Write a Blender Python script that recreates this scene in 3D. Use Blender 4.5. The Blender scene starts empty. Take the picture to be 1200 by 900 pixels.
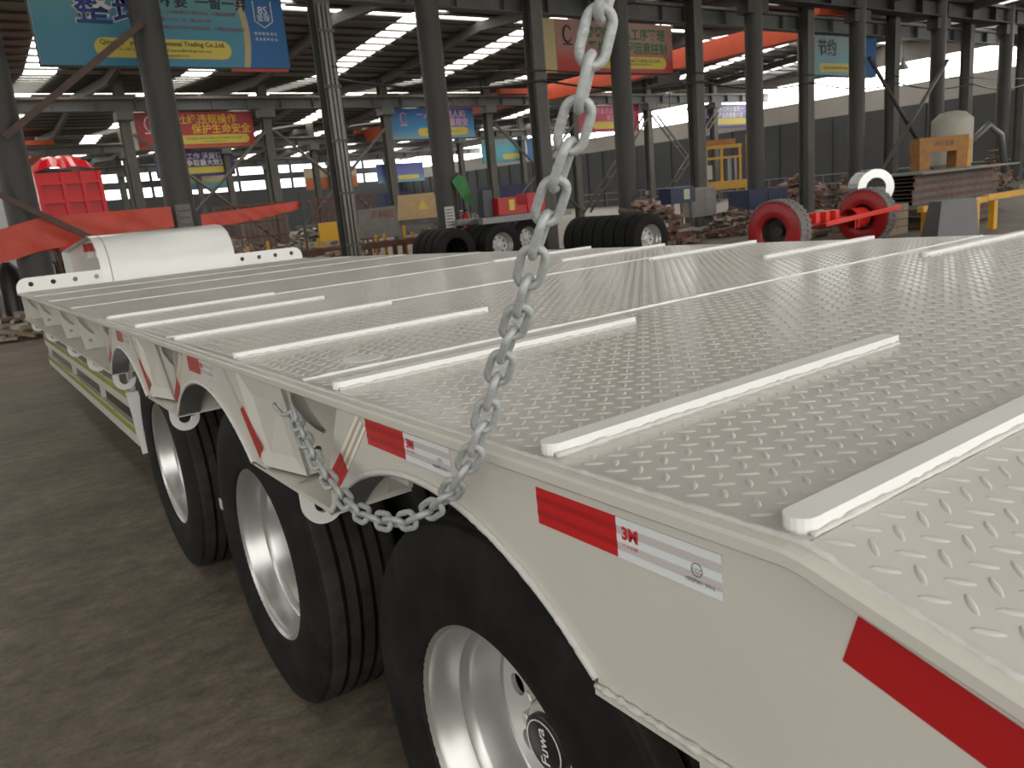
import bpy, bmesh, math, random
import numpy as np
from mathutils import Vector, Matrix
from mathutils.geometry import tessellate_polygon
random.seed(7)
PI = math.pi
C = bpy.context.scene.collection

# ------------------------------------------------------------------ camera, world, light, exposure
PITCH = math.radians(1.2)      # the parked trailer noses down a little towards its far end
DECK_Z = 1.285                 # deck height above the floor at the tail bend
EYE = 0.3197                   # eye height above the deck
YAW, CPITCH, ROLL, FPX = math.radians(34.2898), math.radians(-12.3481), math.radians(-5.9996), 923.36
DECK = Matrix.Translation((0, 0, DECK_Z)) @ Matrix.Rotation(-PITCH, 4, 'X')   # trailer frame -> hall frame

def cam_axes():
    f = Vector((math.sin(YAW) * math.cos(CPITCH), math.cos(YAW) * math.cos(CPITCH), math.sin(CPITCH)))
    r = Vector((math.cos(YAW), -math.sin(YAW), 0.0)); u = r.cross(f)
    c, s = math.cos(ROLL), math.sin(ROLL)
    return r * c + u * s, u * c - r * s, f
CR, CU, CF = cam_axes()

cd = bpy.data.cameras.new('camera'); cam = bpy.data.objects.new('camera', cd); C.objects.link(cam)
m = Matrix.Identity(4)
for i in range(3):
    m[i][0], m[i][1], m[i][2] = CR[i], CU[i], -CF[i]
m[2][3] = EYE
cam.matrix_world = DECK @ m
cd.sensor_fit = 'HORIZONTAL'; cd.sensor_width = 36.0; cd.lens = FPX / 1200 * 36.0
cd.dof.use_dof = True; cd.dof.focus_distance = 1.4; cd.dof.aperture_fstop = 12.0      # a phone lens
cd.clip_start = 0.05; cd.clip_end = 500
bpy.context.scene.camera = cam

w = bpy.data.worlds.new('overcast_sky'); bpy.context.scene.world = w; w.use_nodes = True
bg = w.node_tree.nodes['Background']; bg.inputs[0].default_value = (1.0, 0.975, 0.92, 1); bg.inputs[1].default_value = 2.85
vs = bpy.context.scene.view_settings
vs.view_transform = 'Standard'; vs.look = 'None'; vs.gamma = 1.0; vs.use_curve_mapping = False; vs.exposure = 0.0
SKYLIGHT = 5.5      # radiance of daylit translucent roof sheets
WINDOW = 9.0        # radiance of the daylit window bands

def dpt(px, py, depth):       # photo pixel + distance along the view axis -> trailer frame
    return Vector((0, 0, EYE)) + (CR * ((px - 600) / FPX) - CU * ((py - 450) / FPX) + CF) * depth

# ------------------------------------------------------------------ materials
MATS = {}
def mat(name, col, rough=0.5, metal=0.0, var=0.0, vscale=8.0, bump=0.0, bscale=60.0, spec=0.5, coat=0.0, col2=None, stretch=None):
    if name in MATS: return MATS[name]
    M = bpy.data.materials.new(name); M.use_nodes = True; nt = M.node_tree; n = nt.nodes; l = nt.links
    b = n['Principled BSDF']
    b.inputs['Base Color'].default_value = (*col, 1); b.inputs['Roughness'].default_value = rough
    b.inputs['Metallic'].default_value = metal; b.inputs['Specular IOR Level'].default_value = spec
    b.inputs['Coat Weight'].default_value = coat; b.inputs['Coat Roughness'].default_value = 0.12
    if var or bump:
        tc = n.new('ShaderNodeTexCoord'); mp = n.new('ShaderNodeMapping'); l.new(tc.outputs['Object'], mp.inputs[0])
        if stretch: mp.inputs['Scale'].default_value = stretch
    if var:
        nz = n.new('ShaderNodeTexNoise'); nz.inputs['Scale'].default_value = vscale; nz.inputs['Detail'].default_value = 6
        nz.inputs['Roughness'].default_value = 0.65
        l.new(mp.outputs[0], nz.inputs['Vector'])
        cr = n.new('ShaderNodeValToRGB')
        c2 = col2 or tuple(c * (1 - var) for c in col)
        cr.color_ramp.elements[0].position = 0.32; cr.color_ramp.elements[0].color = (*c2, 1)
        cr.color_ramp.elements[1].position = 0.68; cr.color_ramp.elements[1].color = (*[min(1, c * (1 + var * 0.35)) for c in col], 1)
        l.new(nz.outputs['Fac'], cr.inputs[0]); l.new(cr.outputs[0], b.inputs['Base Color'])
    if bump:
        bz = n.new('ShaderNodeTexNoise'); bz.inputs['Scale'].default_value = bscale; bz.inputs['Detail'].default_value = 5
        l.new(mp.outputs[0], bz.inputs['Vector'])
        bp = n.new('ShaderNodeBump'); bp.inputs['Strength'].default_value = bump; bp.inputs['Distance'].default_value = 0.01
        l.new(bz.outputs['Fac'], bp.inputs['Height']); l.new(bp.outputs[0], b.inputs['Normal'])
    MATS[name] = M
    return M
def emit(name, col, s):
    if name in MATS: return MATS[name]
    M = bpy.data.materials.new(name); M.use_nodes = True; nt = M.node_tree
    nt.nodes.remove(nt.nodes['Principled BSDF']); e = nt.nodes.new('ShaderNodeEmission')
    e.inputs[0].default_value = (*col, 1); e.inputs[1].default_value = s
    nt.links.new(e.outputs[0], nt.nodes['Material Output'].inputs[0]); MATS[name] = M
    return M
def gradient(name, stops, z0, z1, rough=0.4):        # printed vertical colour blend of a banner
    M = bpy.data.materials.new(name); M.use_nodes = True; nt = M.node_tree; n = nt.nodes; l = nt.links
    b = n['Principled BSDF']; b.inputs['Roughness'].default_value = rough
    tc = n.new('ShaderNodeTexCoord'); sp = n.new('ShaderNodeSeparateXYZ'); l.new(tc.outputs['Object'], sp.inputs[0])
    mr = n.new('ShaderNodeMapRange'); mr.inputs[1].default_value = z0; mr.inputs[2].default_value = z1
    l.new(sp.outputs['Z'], mr.inputs[0]); cr = n.new('ShaderNodeValToRGB')
    el = cr.color_ramp.elements
    el[0].position, el[0].color = stops[0][0], (*stops[0][1], 1)
    el[1].position, el[1].color = stops[-1][0], (*stops[-1][1], 1)
    for p, c in stops[1:-1]:
        e = el.new(p); e.color = (*c, 1)
    l.new(mr.outputs[0], cr.inputs[0]); l.new(cr.outputs[0], b.inputs['Base Color'])
    return M

PAINT = mat('warm_white_paint', (0.60, 0.58, 0.525), 0.32, var=0.05, vscale=3.0, bump=0.03, bscale=40, coat=0.15)
DECKP = mat('warm_white_deck_paint', (0.56, 0.54, 0.505), 0.30, var=0.08, vscale=2.2, bump=0.04, bscale=25, coat=0.2)
BARP = mat('white_bar_paint', (0.80, 0.80, 0.79), 0.35, var=0.05, vscale=9, coat=0.1)
BRIGHT = mat('fresh_white_paint', (0.84, 0.84, 0.83), 0.25, var=0.03, vscale=2, coat=0.3)
WELD = mat('painted_weld', (0.60, 0.585, 0.56), 0.42, var=0.06, vscale=60, bump=0.25, bscale=120)
RUBBER = mat('black_rubber', (0.011, 0.011, 0.010), 0.7, spec=0.25, var=0.35, vscale=9, bump=0.15, bscale=70)
RIM = mat('silver_rim_paint', (0.50, 0.50, 0.49), 0.30, metal=0.75, var=0.05, vscale=5)
HUBM = mat('pale_silver_hub', (0.62, 0.61, 0.59), 0.35, metal=0.35)
BLACK = mat('black_plastic', (0.012, 0.012, 0.013), 0.4)
CHAINM = mat('grey_galvanised_chain', (0.40, 0.42, 0.42), 0.42, metal=0.15, var=0.22, vscale=70, bump=0.2, bscale=260)
def reflective(name, col, var):
    M = mat(name, col, 0.22, var=var, vscale=600, coat=0.5)
    return M
RED = reflective('red_reflective_tape', (0.56, 0.012, 0.016), 0.15)
RED2 = reflective('dark_red_reflective_stripe', (0.42, 0.010, 0.014), 0.15)
WHT = reflective('white_reflective_tape', (0.60, 0.56, 0.55), 0.10)
WHT2 = reflective('silver_reflective_stripe', (0.78, 0.81, 0.84), 0.12)
CREAM = reflective('cream_reflective_stripe', (0.95, 0.88, 0.72), 0.05)
WHT3 = reflective('dull_reflective_tape', (0.50, 0.47, 0.42), 0.08)
YEL = reflective('fluorescent_yellow_tape', (0.58, 0.66, 0.04), 0.1)
LETTER_RED = mat('red_print', (0.55, 0.02, 0.03), 0.4)
LETTER_DK = mat('dark_print', (0.05, 0.06, 0.08), 0.4)
GREYST = mat('bare_grey_steel', (0.20, 0.20, 0.20), 0.38, metal=0.5, var=0.15, vscale=6)
LINER = mat('bare_aluminium_liner', (0.36, 0.37, 0.38), 0.32, metal=0.7, var=0.15, vscale=18)
PIPE = mat('dark_grimy_pipe_paint', (0.050, 0.046, 0.040), 0.55, var=0.35, vscale=2.5, stretch=(1, 1, 0.3))
HCOL = mat('grey_column_paint', (0.105, 0.100, 0.088), 0.55, var=0.3, vscale=2.5, stretch=(1, 1, 0.3))
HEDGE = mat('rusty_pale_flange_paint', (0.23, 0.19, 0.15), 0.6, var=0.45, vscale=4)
GIRD = mat('grey_girder_paint', (0.12, 0.125, 0.12), 0.55, var=0.2, vscale=2)
DKGIRD = mat('dark_brown_girder_paint', (0.045, 0.036, 0.032), 0.6, var=0.3, vscale=2)
ROOFM = mat('dull_roof_sheet', (0.16, 0.155, 0.145), 0.6, var=0.2, vscale=0.8)
PURL = mat('dark_purlin_steel', (0.10, 0.097, 0.09), 0.6, var=0.2, vscale=2)
CRANE = mat('faded_crane_orange', (0.52, 0.075, 0.03), 0.5, var=0.18, vscale=1.5)
TARP = mat('orange_red_tarpaulin', (0.55, 0.045, 0.018), 0.45, var=0.2, vscale=3, bump=0.25, bscale=9)
TRUCKR = mat('glossy_truck_red', (0.55, 0.006, 0.014), 0.28, coat=0.0, spec=0.35, var=0.1, vscale=3)
AXLER = mat('red_axle_paint', (0.34, 0.008, 0.010), 0.32, var=0.25, vscale=7)
AXLER2 = mat('mid_red_paint', (0.48, 0.012, 0.014), 0.4, var=0.15, vscale=5)
BOARD2 = mat('dark_grey_housing_paint', (0.07, 0.075, 0.08), 0.5)
AXLEB = mat('bright_red_bar_paint', (0.75, 0.03, 0.02), 0.35)
YELLOW = mat('yellow_machine_paint', (0.62, 0.33, 0.02), 0.45, var=0.2, vscale=4)
OCHRE = mat('ochre_press_paint', (0.36, 0.15, 0.02), 0.5, var=0.3, vscale=4)
BLUE = mat('navy_bin_paint', (0.022, 0.03, 0.085), 0.5, var=0.3, vscale=4)
BLUE2 = mat('bright_blue_paint', (0.02, 0.09, 0.32), 0.5)
TAN = mat('tan_sheet_paint', (0.48, 0.33, 0.17), 0.5, var=0.15, vscale=4)
BOARD = mat('grey_board_paint', (0.21, 0.20, 0.19), 0.5, var=0.25, vscale=3)
RUST = mat('rusty_brown_steel', (0.15, 0.065, 0.042), 0.65, var=0.5, vscale=5)
RUSTG = mat('brown_grey_scrap', (0.17, 0.13, 0.105), 0.5, var=0.5, vscale=3, metal=0.2)
STEELP = mat('weathered_plate_steel', (0.13, 0.12, 0.112), 0.5, metal=0.35, var=0.35, vscale=3)
COIL = mat('bright_strip_steel', (0.62, 0.63, 0.64), 0.22, metal=0.85, var=0.06, vscale=20)
WEDGE = mat('dark_sheet_steel', (0.085, 0.085, 0.09), 0.42, metal=0.3, var=0.1, vscale=3)
CREAMP = mat('cream_tank_paint', (0.50, 0.47, 0.41), 0.5, var=0.12, vscale=2)
GREEN = mat('green_cover_cloth', (0.03, 0.20, 0.045), 0.55, var=0.3, vscale=6)
PAPER = mat('grey_notice_paper', (0.50, 0.50, 0.48), 0.6)
PAPERD = mat('faded_notice_paper', (0.18, 0.15, 0.145), 0.6, var=0.4, vscale=12)
WOOD = mat('dusty_timber', (0.26, 0.20, 0.14), 0.7, var=0.3, vscale=6)

# ------------------------------------------------------------------ mesh helpers
class MB:
    def __init__(s): s.v = []; s.f = []
    def add(s, vs_, fs):
        o = len(s.v); s.v += [tuple(p) for p in vs_]; s.f += [tuple(i + o for i in q) for q in fs]; return s
    def box(s, x0, x1, y0, y1, z0, z1):
        return s.add([(x0,y0,z0),(x1,y0,z0),(x1,y1,z0),(x0,y1,z0),(x0,y0,z1),(x1,y0,z1),(x1,y1,z1),(x0,y1,z1)],
                     [(0,3,2,1),(4,5,6,7),(0,1,5,4),(1,2,6,5),(2,3,7,6),(3,0,4,7)])
    def hexa(s, p):      # eight corners: bottom ring then top ring
        return s.add(p, [(0,3,2,1),(4,5,6,7),(0,1,5,4),(1,2,6,5),(2,3,7,6),(3,0,4,7)])
    def beam(s, a, b, wd, ht, up=(0, 0, 1)):
        a = Vector(a); b = Vector(b); t = (b - a).normalized(); u = Vector(up)
        r = t.cross(u); r = r.normalized() if r.length > 1e-4 else Vector((1, 0, 0)); u = r.cross(t)
        P = []
        for q in (a, b):
            for i, j in ((-1,-1),(1,-1),(1,1),(-1,1)): P.append(q + r * (i * wd / 2) + u * (j * ht / 2))
        return s.add(P, [(0,1,2,3),(7,6,5,4),(0,4,5,1),(1,5,6,2),(2,6,7,3),(3,7,4,0)])
    def tube(s, pts, rad, n=8, closed=False, cap=True, up=None):
        pts = [Vector(p) for p in pts]; N = len(pts); rs = rad if isinstance(rad, (list, tuple)) else [rad] * N
        prev = None; rings = []
        for i, p in enumerate(pts):
            t = (pts[(i + 1) % N] - pts[i - 1]) if closed else (pts[min(i + 1, N - 1)] - pts[max(i - 1, 0)])
            t.normalize()
            if prev is None:
                a = Vector(up) if up else (Vector((0, 0, 1)) if abs(t.z) < 0.9 else Vector((1, 0, 0)))
            else: a = prev
            a = (a - t * a.dot(t)).normalized(); prev = a; b2 = t.cross(a)
            rings.append([p + (a * math.cos(2 * PI * k / n) + b2 * math.sin(2 * PI * k / n)) * rs[i] for k in range(n)])
        V = [q for r_ in rings for q in r_]; F = []
        for i in range(N if closed else N - 1):
            j = (i + 1) % N
            for k in range(n): F.append((i*n+k, i*n+(k+1)%n, j*n+(k+1)%n, j*n+k))
        if cap and not closed: F.append(tuple(range(n))[::-1]); F.append(tuple((N-1)*n+k for k in range(n)))
        return s.add(V, F)
    def lathe(s, prof, n=48, closed=False, o=(0, 0, 0)):      # profile of (x, r) turned about the X axis
        V = []; F = []; N = len(prof)
        for x, r in prof:
            for k in range(n):
                a = 2 * PI * k / n; V.append((x + o[0], r * math.cos(a) + o[1], r * math.sin(a) + o[2]))
        for i in range(N if closed else N - 1):
            j = (i + 1) % N
            for k in range(n): F.append((i*n+k, j*n+k, j*n+(k+1)%n, i*n+(k+1)%n))
        return s.add(V, F)
    def plate(s, loops, d0, d1, fn):     # outline with holes, given thickness; fn(u, v, d) -> point
        tri = tessellate_polygon([[Vector((u, v, 0)) for u, v in lp] for lp in loops])
        flat = [p for lp in loops for p in lp]; n = len(flat)
        V = [fn(u, v, d0) for u, v in flat] + [fn(u, v, d1) for u, v in flat]
        F = [tuple(t) for t in tri] + [tuple(i + n for i in reversed(t)) for t in tri]
        o = 0
        for lp in loops:
            k = len(lp)
            for i in range(k):
                a, b = o + i, o + (i + 1) % k; F.append((a, b, b + n, a + n))
            o += k
        return s.add(V, F)
    def build(s, name, material, parent=None, smooth=False, recalc=True, auto=None):
        me = bpy.data.meshes.new(name); me.from_pydata(s.v, [], s.f); me.update()
        if recalc:
            bm = bmesh.new(); bm.from_mesh(me); bmesh.ops.recalc_face_normals(bm, faces=bm.faces); bm.to_mesh(me); bm.free()
        return link(name, me, material, parent, smooth, auto)
def link(name, me, material, parent=None, smooth=False, auto=None):
    if material is not None and not me.materials: me.materials.append(material)
    if smooth:
        me.polygons.foreach_set('use_smooth', [True] * len(me.polygons))
        if auto: me.set_sharp_from_angle(angle=math.radians(auto))
    o = bpy.data.objects.new(name, me); C.objects.link(o)
    if parent: o.parent = parent
    return o
def empty(name, label, cat, loc=(0, 0, 0), group=None, rz=0):
    o = bpy.data.objects.new(name, None); C.objects.link(o); o.location = loc; o.rotation_euler = (0, 0, rz)
    return tag(o, label, cat, group)
def tag(o, label, cat, group=None, kind=None):
    o['label'] = label; o['category'] = cat
    if group: o['group'] = group
    if kind: o['kind'] = kind
    return o
def struct(o): o['kind'] = 'structure'; return o
def stuff(o): o['kind'] = 'stuff'; return o
def circle(cx, cy, r, n=20): return [(cx + r * math.cos(2*PI*k/n), cy + r * math.sin(2*PI*k/n)) for k in range(n)]
def text_mesh(body, size, align='CENTER', bold=0.0, depth=0.0, xscale=1.0):
    cu = bpy.data.curves.new('lettering', 'FONT'); cu.body = body; cu.size = size; cu.align_x = align; cu.align_y = 'CENTER'
    cu.resolution_u = 2; cu.offset = bold; cu.extrude = depth
    o = bpy.data.objects.new('lettering', cu); C.objects.link(o)
    bpy.context.view_layer.update()
    dg = bpy.context.evaluated_depsgraph_get()
    me = bpy.data.meshes.new_from_object(o.evaluated_get(dg)); bpy.data.objects.remove(o); bpy.data.curves.remove(cu)
    me.materials.clear()
    if xscale != 1.0: me.transform(Matrix.Diagonal((xscale, 1, 1, 1)))
    return me
def lettering(body, size, mtx, material, parent, name='lettering', align='CENTER', bold=0.0, xscale=1.0):
    me = text_mesh(body, size, align, bold, 0.0, xscale); me.transform(mtx)
    return link(name, me, material, parent)
ORD = ['first', 'second', 'third', 'fourth', 'fifth', 'sixth', 'seventh', 'eighth', 'ninth', 'tenth', 'eleventh', 'twelfth']

# ------------------------------------------------------------------ the hall: floor, roofs, walls
X0H, X1H, Y0H, Y1H = -26.0, 48.0, -7.0, 90.0
def floor_material():
    M = bpy.data.materials.new('worn_brown_concrete'); M.use_nodes = True; nt = M.node_tree; n = nt.nodes; l = nt.links
    b = n['Principled BSDF']; tc = n.new('ShaderNodeTexCoord')
    mp = n.new('ShaderNodeMapping'); mp.inputs['Rotation'].default_value = (0, 0, 0.5); mp.inputs['Scale'].default_value = (1.0, 1.5, 1)
    l.new(tc.outputs['Object'], mp.inputs[0])
    def noise(sc, det, src, rough=0.6):
        z = n.new('ShaderNodeTexNoise'); z.inputs['Scale'].default_value = sc; z.inputs['Detail'].default_value = det
        z.inputs['Roughness'].default_value = rough; l.new(src, z.inputs['Vector']); return z.outputs['Fac']
    a = noise(1.1, 10, mp.outputs[0], 0.75); s = noise(8, 9, mp.outputs[0], 0.78); g = noise(45, 5, tc.outputs['Object'], 0.7)
    def ramp(src, p0, c0, p1, c1):
        r = n.new('ShaderNodeValToRGB'); e = r.color_ramp.elements
        e[0].position, e[0].color, e[1].position, e[1].color = p0, (*c0, 1), p1, (*c1, 1); l.new(src, r.inputs[0]); return r.outputs[0]
    base = ramp(a, 0.36, (0.125, 0.105, 0.080), 0.66, (0.225, 0.192, 0.150))
    str_ = ramp(s, 0.36, (0.58, 0.58, 0.58), 0.66, (1.34, 1.32, 1.27))
    fine = ramp(g, 0.35, (0.85, 0.85, 0.85), 0.7, (1.18, 1.18, 1.18))
    cur = base
    for x in (str_, fine):
        mx = n.new('ShaderNodeMix'); mx.data_type = 'RGBA'; mx.blend_type = 'MULTIPLY'; mx.inputs[0].default_value = 1.0
        l.new(cur, mx.inputs[6]); l.new(x, mx.inputs[7]); cur = mx.outputs[2]
    l.new(cur, b.inputs['Base Color'])
    rr = n.new('ShaderNodeMapRange'); rr.inputs[3].default_value = 0.42; rr.inputs[4].default_value = 0.75; l.new(s, rr.inputs[0]); l.new(rr.outputs[0], b.inputs['Roughness'])
    bp = n.new('ShaderNodeBump'); bp.inputs['Strength'].default_value = 0.35; bp.inputs['Distance'].default_value = 0.006
    l.new(s, bp.inputs['Height']); l.new(bp.outputs[0], b.inputs['Normal'])
    return M
struct(MB().box(-70, 70, -45, 110, -0.3, 0.0).build('floor', floor_material()))

EAVE, RIDGE = 7.75, 8.35
def roof_z(y, y0, y1):
    mid = (y0 + y1) / 2
    return EAVE + (RIDGE - EAVE) * (1 - abs(y - mid) / ((y1 - y0) / 2))
SKYX = [-18.8 + 5.8 * k for k in range(12)]
SHEET = emit('daylit_skylight_sheet', (1.0, 0.97, 0.88), SKYLIGHT)
DULL = emit('dimmed_skylight_sheet', (1.0, 0.96, 0.86), 1.6)  # unseen skylights over the trailer, emission set low to dim the deck
purlin_mesh = None
for bi, (ya, yb) in enumerate(((Y0H, 18.2), (18.2, 36.0), (36.0, 54.0), (54.0, 72.0), (72.0, 90.0))):
    mid = (ya + yb) / 2
    mb = MB()
    xs = [X0H] + [v for sx in SKYX for v in (sx - 0.55, sx + 0.55)] + [X1H]
    for k in range(0, len(xs), 2):            # roof sheets between the skylight strips
        for p, q in ((ya, mid - 0.25), (mid + 0.25, yb)):
            z0, z1 = roof_z(p, ya, yb), roof_z(q, ya, yb)
            mb.hexa([(xs[k],p,z0),(xs[k+1],p,z0),(xs[k+1],q,z1),(xs[k],q,z1),(xs[k],p,z0+.06),(xs[k+1],p,z0+.06),(xs[k+1],q,z1+.06),(xs[k],q,z1+.06)])
    roof = struct(mb.build('ceiling', ROOFM))
    for sx in SKYX:
        for p, q in ((ya, mid - 0.25), (mid + 0.25, yb)):
            z0, z1 = roof_z(p, ya, yb) + .03, roof_z(q, ya, yb) + .03
            MB().add([(sx-.55,p,z0),(sx+.55,p,z0),(sx+.55,q,z1),(sx-.55,q,z1)], [(0,1,2,3)]).build('skylight_sheet', SHEET if bi else DULL, roof, recalc=False)
    MB().add([(X0H,mid-.25,RIDGE+.03),(X1H,mid-.25,RIDGE+.03),(X1H,mid+.25,RIDGE+.03),(X0H,mid+.25,RIDGE+.03)], [(0,1,2,3)]).build('ridge_skylight', SHEET if bi else DULL, roof, recalc=False)
    y = ya + 0.5
    while y < yb - 0.2:
        if abs(y - mid) > 0.3:
            if purlin_mesh is None:
                po = MB().box(X0H, X1H, -0.05, 0.05, -0.07, 0.0).build('purlin', PURL, roof); purlin_mesh = po.data
            else: po = link('purlin', purlin_mesh, None, roof)
            po.location = (0, y, roof_z(y, ya, yb) - 0.01)
        y += 0.92
    for k in range(-3, 7):                     # rafters on the column lines
        xx = 12.7 + 6.0 * (k - 1)
        mb = MB()
        for p, q in ((ya, mid), (mid, yb)):
            mb.beam((xx, p, roof_z(p, ya, yb) - .25), (xx, q, roof_z(q, ya, yb) - .25), 0.2, 0.34)
        mb.build('rafter', PURL, roof)

# right-hand long wall: plinth, daylit band, sheeting above
WALLD = mat('dark_wall_sheet', (0.050, 0.052, 0.058), 0.6, var=0.2, vscale=0.6)
WALLP = mat('pale_wall_sheet', (0.33, 0.31, 0.285), 0.6, var=0.12, vscale=0.5)
GLASS = emit('daylit_window_pane', (1.0, 1.0, 1.0), WINDOW)
wr = struct(MB().box(48, 48.3, -7, 100, 0, 4.7).build('wall_right', WALLD))
MB().box(47.98, 48.3, -7, 100, 4.7, 5.9).build('pale_cladding_band', WALLP, wr)
MB().box(47.98, 48.3, -7, 100, 7.15, 9.2).build('upper_cladding', mat('upper_wall_sheet', (0.25, 0.235, 0.215), 0.6, var=0.15, vscale=0.5), wr)
cp = None
for k in range(54):
    if cp is None: o = MB().box(47.9, 48.0, -.04, .04, 0, 4.7).build('cladding_post', WALLD, wr); cp = o.data
    else: o = link('cladding_post', cp, None, wr)
    o.location = (0, -7 + 2 * k, 0)
wn = struct(MB().box(48.05, 48.12, -7, 100, 5.9, 7.15).build('window_1', GLASS))
y = -6.0; bar = mat('window_bar_grey', (0.35, 0.35, 0.34), 0.6)
while y < 100:
    MB().box(48.0, 48.06, y - .03, y + .03, 5.9, 7.15).build('glazing_bar', bar, wn); y += 3.0
wl = struct(MB().box(-26.3, -26, -7, 100, 0, 5.9).build('wall_left', WALLP))  # unseen wall, added to cut the sky light on the trailer's side
MB().box(-26.3, -25.98, -7, 100, 7.15, 9.2).build('upper_cladding', MATS['upper_wall_sheet'], wl)
wn = struct(MB().box(-26.12, -26.05, -7, 100, 5.9, 7.15).build('window_4', GLASS))
for k in range(36): MB().box(-26.06, -26.0, -6 + 3*k - .03, -6 + 3*k + .03, 5.9, 7.15).build('glazing_bar', bar, wn)
# far end wall with two daylit bands
we = struct(MB().box(-26, 48, 90, 90.3, 0, 4.9).build('wall_end', WALLD))
MB().box(-26, 48, 89.98, 90.3, 5.85, 6.55).build('upper_cladding', WALLD, we)
MB().box(-26, 48, 89.98, 90.3, 7.35, 9.0).build('gable_cladding', WALLD, we)
for i, (za, zb) in enumerate(((4.9, 5.85), (6.55, 7.35))):
    wn = struct(MB().box(-26, 48, 90.05, 90.12, za, zb).build('window_%d' % (i + 2), emit('far_daylit_pane', (0.93, 1.0, 1.0), 3.5)))
    for k in range(25): MB().box(-26 + 3*k - .15, -26 + 3*k + .15, 89.97, 90.06, za, zb).build('glazing_bar', WALLD, wn)

# ------------------------------------------------------------------ columns and crane girders
def h_column(mb, x, y, z1, wd, dp, th=0.03):
    mb.box(x - wd/2, x + wd/2, y - dp/2, y - dp/2 + th, 0, z1)
    mb.box(x - wd/2, x + wd/2, y + dp/2 - th, y + dp/2, 0, z1)
    mb.box(x - th/2, x + th/2, y - dp/2 + th, y + dp/2 - th, 0, z1)
PIPEX = [1.36, 4.13, 10.48, 16.66, 22.58, 28.48, 34.22, 40.1]
pnames = ['dark round pipe column beside the glossy red tipper body at the left edge', 'dark round pipe column in front of the big blue banner',
          'dark round pipe column with a green cover and an extinguisher', 'dark round pipe column right behind the hanging chain',
          'dark round pipe column just right of the yellow machine', 'dark round pipe column crossing the teal banner',
          'dark round pipe column left of the cream tank', 'dark round pipe column at the far right end of the front row']
pipe_cols = []
for x, lb in zip(PIPEX, pnames):
    t = empty('pipe_column', lb, 'column', (x, 17.4, 0), 'round pipe columns of the front row')
    MB().tube([(0,0,0.02), (0,0,7.75)], 0.285, 24).build('shaft', PIPE, t, True, auto=40)
    MB().box(-.38, .38, -.38, .38, 0, .025).build('base_plate', PIPE, t)
    MB().box(-.5, .5, -.22, .22, 6.55, 6.95).build('bracket', DKGIRD, t)
    pipe_cols.append(t)
HX = [8.08, 14.23, 20.64, 26.55, 32.25, 38.3, 43.7]
hn = ['grey steel column with pale pipes, left of the green covered pipe column', 'grey steel column with a rusty flange, left of the hanging chain',
      'grey steel column just left of the yellow machine', 'grey steel column with a pale flange at the teal banner left edge',
      'grey steel column at the teal banner right edge', 'grey steel column in front of the cream tank', 'grey steel column at the extreme right edge of the hall']
for i, (x, lb) in enumerate(zip(HX, hn)):
    t = empty('steel_column', lb, 'column', (x, 18.2, 0), 'rolled steel columns behind the pipe columns')
    mb = MB(); h_column(mb, 0, 0, 7.75, 0.34, 0.42); mb.build('shaft', HCOL, t)
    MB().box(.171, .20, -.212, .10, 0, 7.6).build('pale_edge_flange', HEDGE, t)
    MB().box(-.3, .3, -.3, .3, 0, .022).build('base_plate', HCOL, t)
    if i == 0:
        for k in range(3): MB().tube([(-.10 + .1*k, -.28, .1), (-.10 + .1*k, -.28, 6.2)], 0.035, 8).build('conduit', mat('pale_conduit', (.32,.31,.29), .5), t, True)
        for k in range(5): MB().box(-.19, .19, -.32, -.2, .8 + 1.2*k, .86 + 1.2*k).build('conduit_clamp', HCOL, t)
rows = [(36.0, 'second', [1.1, 7.0, 12.8, 18.7, 24.7, 30.6, 36.5, 42.5]), (54.0, 'third', [4.2, 10.2, 16.2, 22.2, 28.2, 34.2, 40.2]),
        (72.0, 'fourth', [7.0, 13.0, 19.0, 25.0, 31.0, 37.0, 43.0])]
for Y, rn, XS in rows:
    for i, x in enumerate(XS):
        t = empty('steel_column', 'slim grey column, %s from the left in the %s row of columns' % (ORD[i], rn), 'column', (x, Y, 0), '%s row of columns' % rn)
        mb = MB(); h_column(mb, 0, 0, 7.75, 0.36, 0.42); mb.build('shaft', HCOL, t)
        MB().box(-.3, .3, -.3, .3, 0, .022).build('base_plate', HCOL, t)
        MB().box(-.32, .32, -.45, .21, 5.95, 6.29).build('bracket', GIRD, t)
def girder(name, label, y, z0, z1, material, stiff=1.5, wd=0.36, x0=X0H, x1=X1H, rail=True):
    t = empty(name, label, 'girder', (0, y, 0))
    mb = MB(); mb.box(x0, x1, -wd/2, wd/2, z1 - .03, z1); mb.box(x0, x1, -wd/2, wd/2, z0, z0 + .03); mb.box(x0, x1, -.012, .012, z0, z1)
    mb.build('beam', material, t)
    x = x0 + .5; sm = None
    while x < x1:
        if -2 < x:
            if sm is None:
                o = MB().box(-.012, .012, -wd/2 + .01, wd/2 - .01, z0 + .03, z1 - .03).build('stiffener', material, t); sm = o.data
            else: o = link('stiffener', sm, None, t)
            o.location = (x, 0, 0)
        x += stiff
    if rail: MB().box(x0, x1, -.035, .035, z1, z1 + .10).build('crane_rail', HEDGE, t)
girder('crane_girder', 'dark brown crane girder on top of the front pipe columns', 17.4, 7.0, 7.6, DKGIRD, 2.0, .5)
girder('crane_girder', 'grey crane girder with upright stiffeners above the pink and teal banners', 18.55, 6.42, 6.92, GIRD, 1.5)
girder('crane_girder', 'grey crane girder of the second row, above the red safety banner', 35.8, 6.30, 6.76, GIRD, 1.5)
girder('crane_girder', 'dim grey crane girder of the third row', 53.8, 6.30, 6.76, GIRD, 1.5)
girder('crane_girder', 'distant grey crane girder of the fourth row', 71.8, 6.30, 6.76, GIRD, 1.5)
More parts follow.
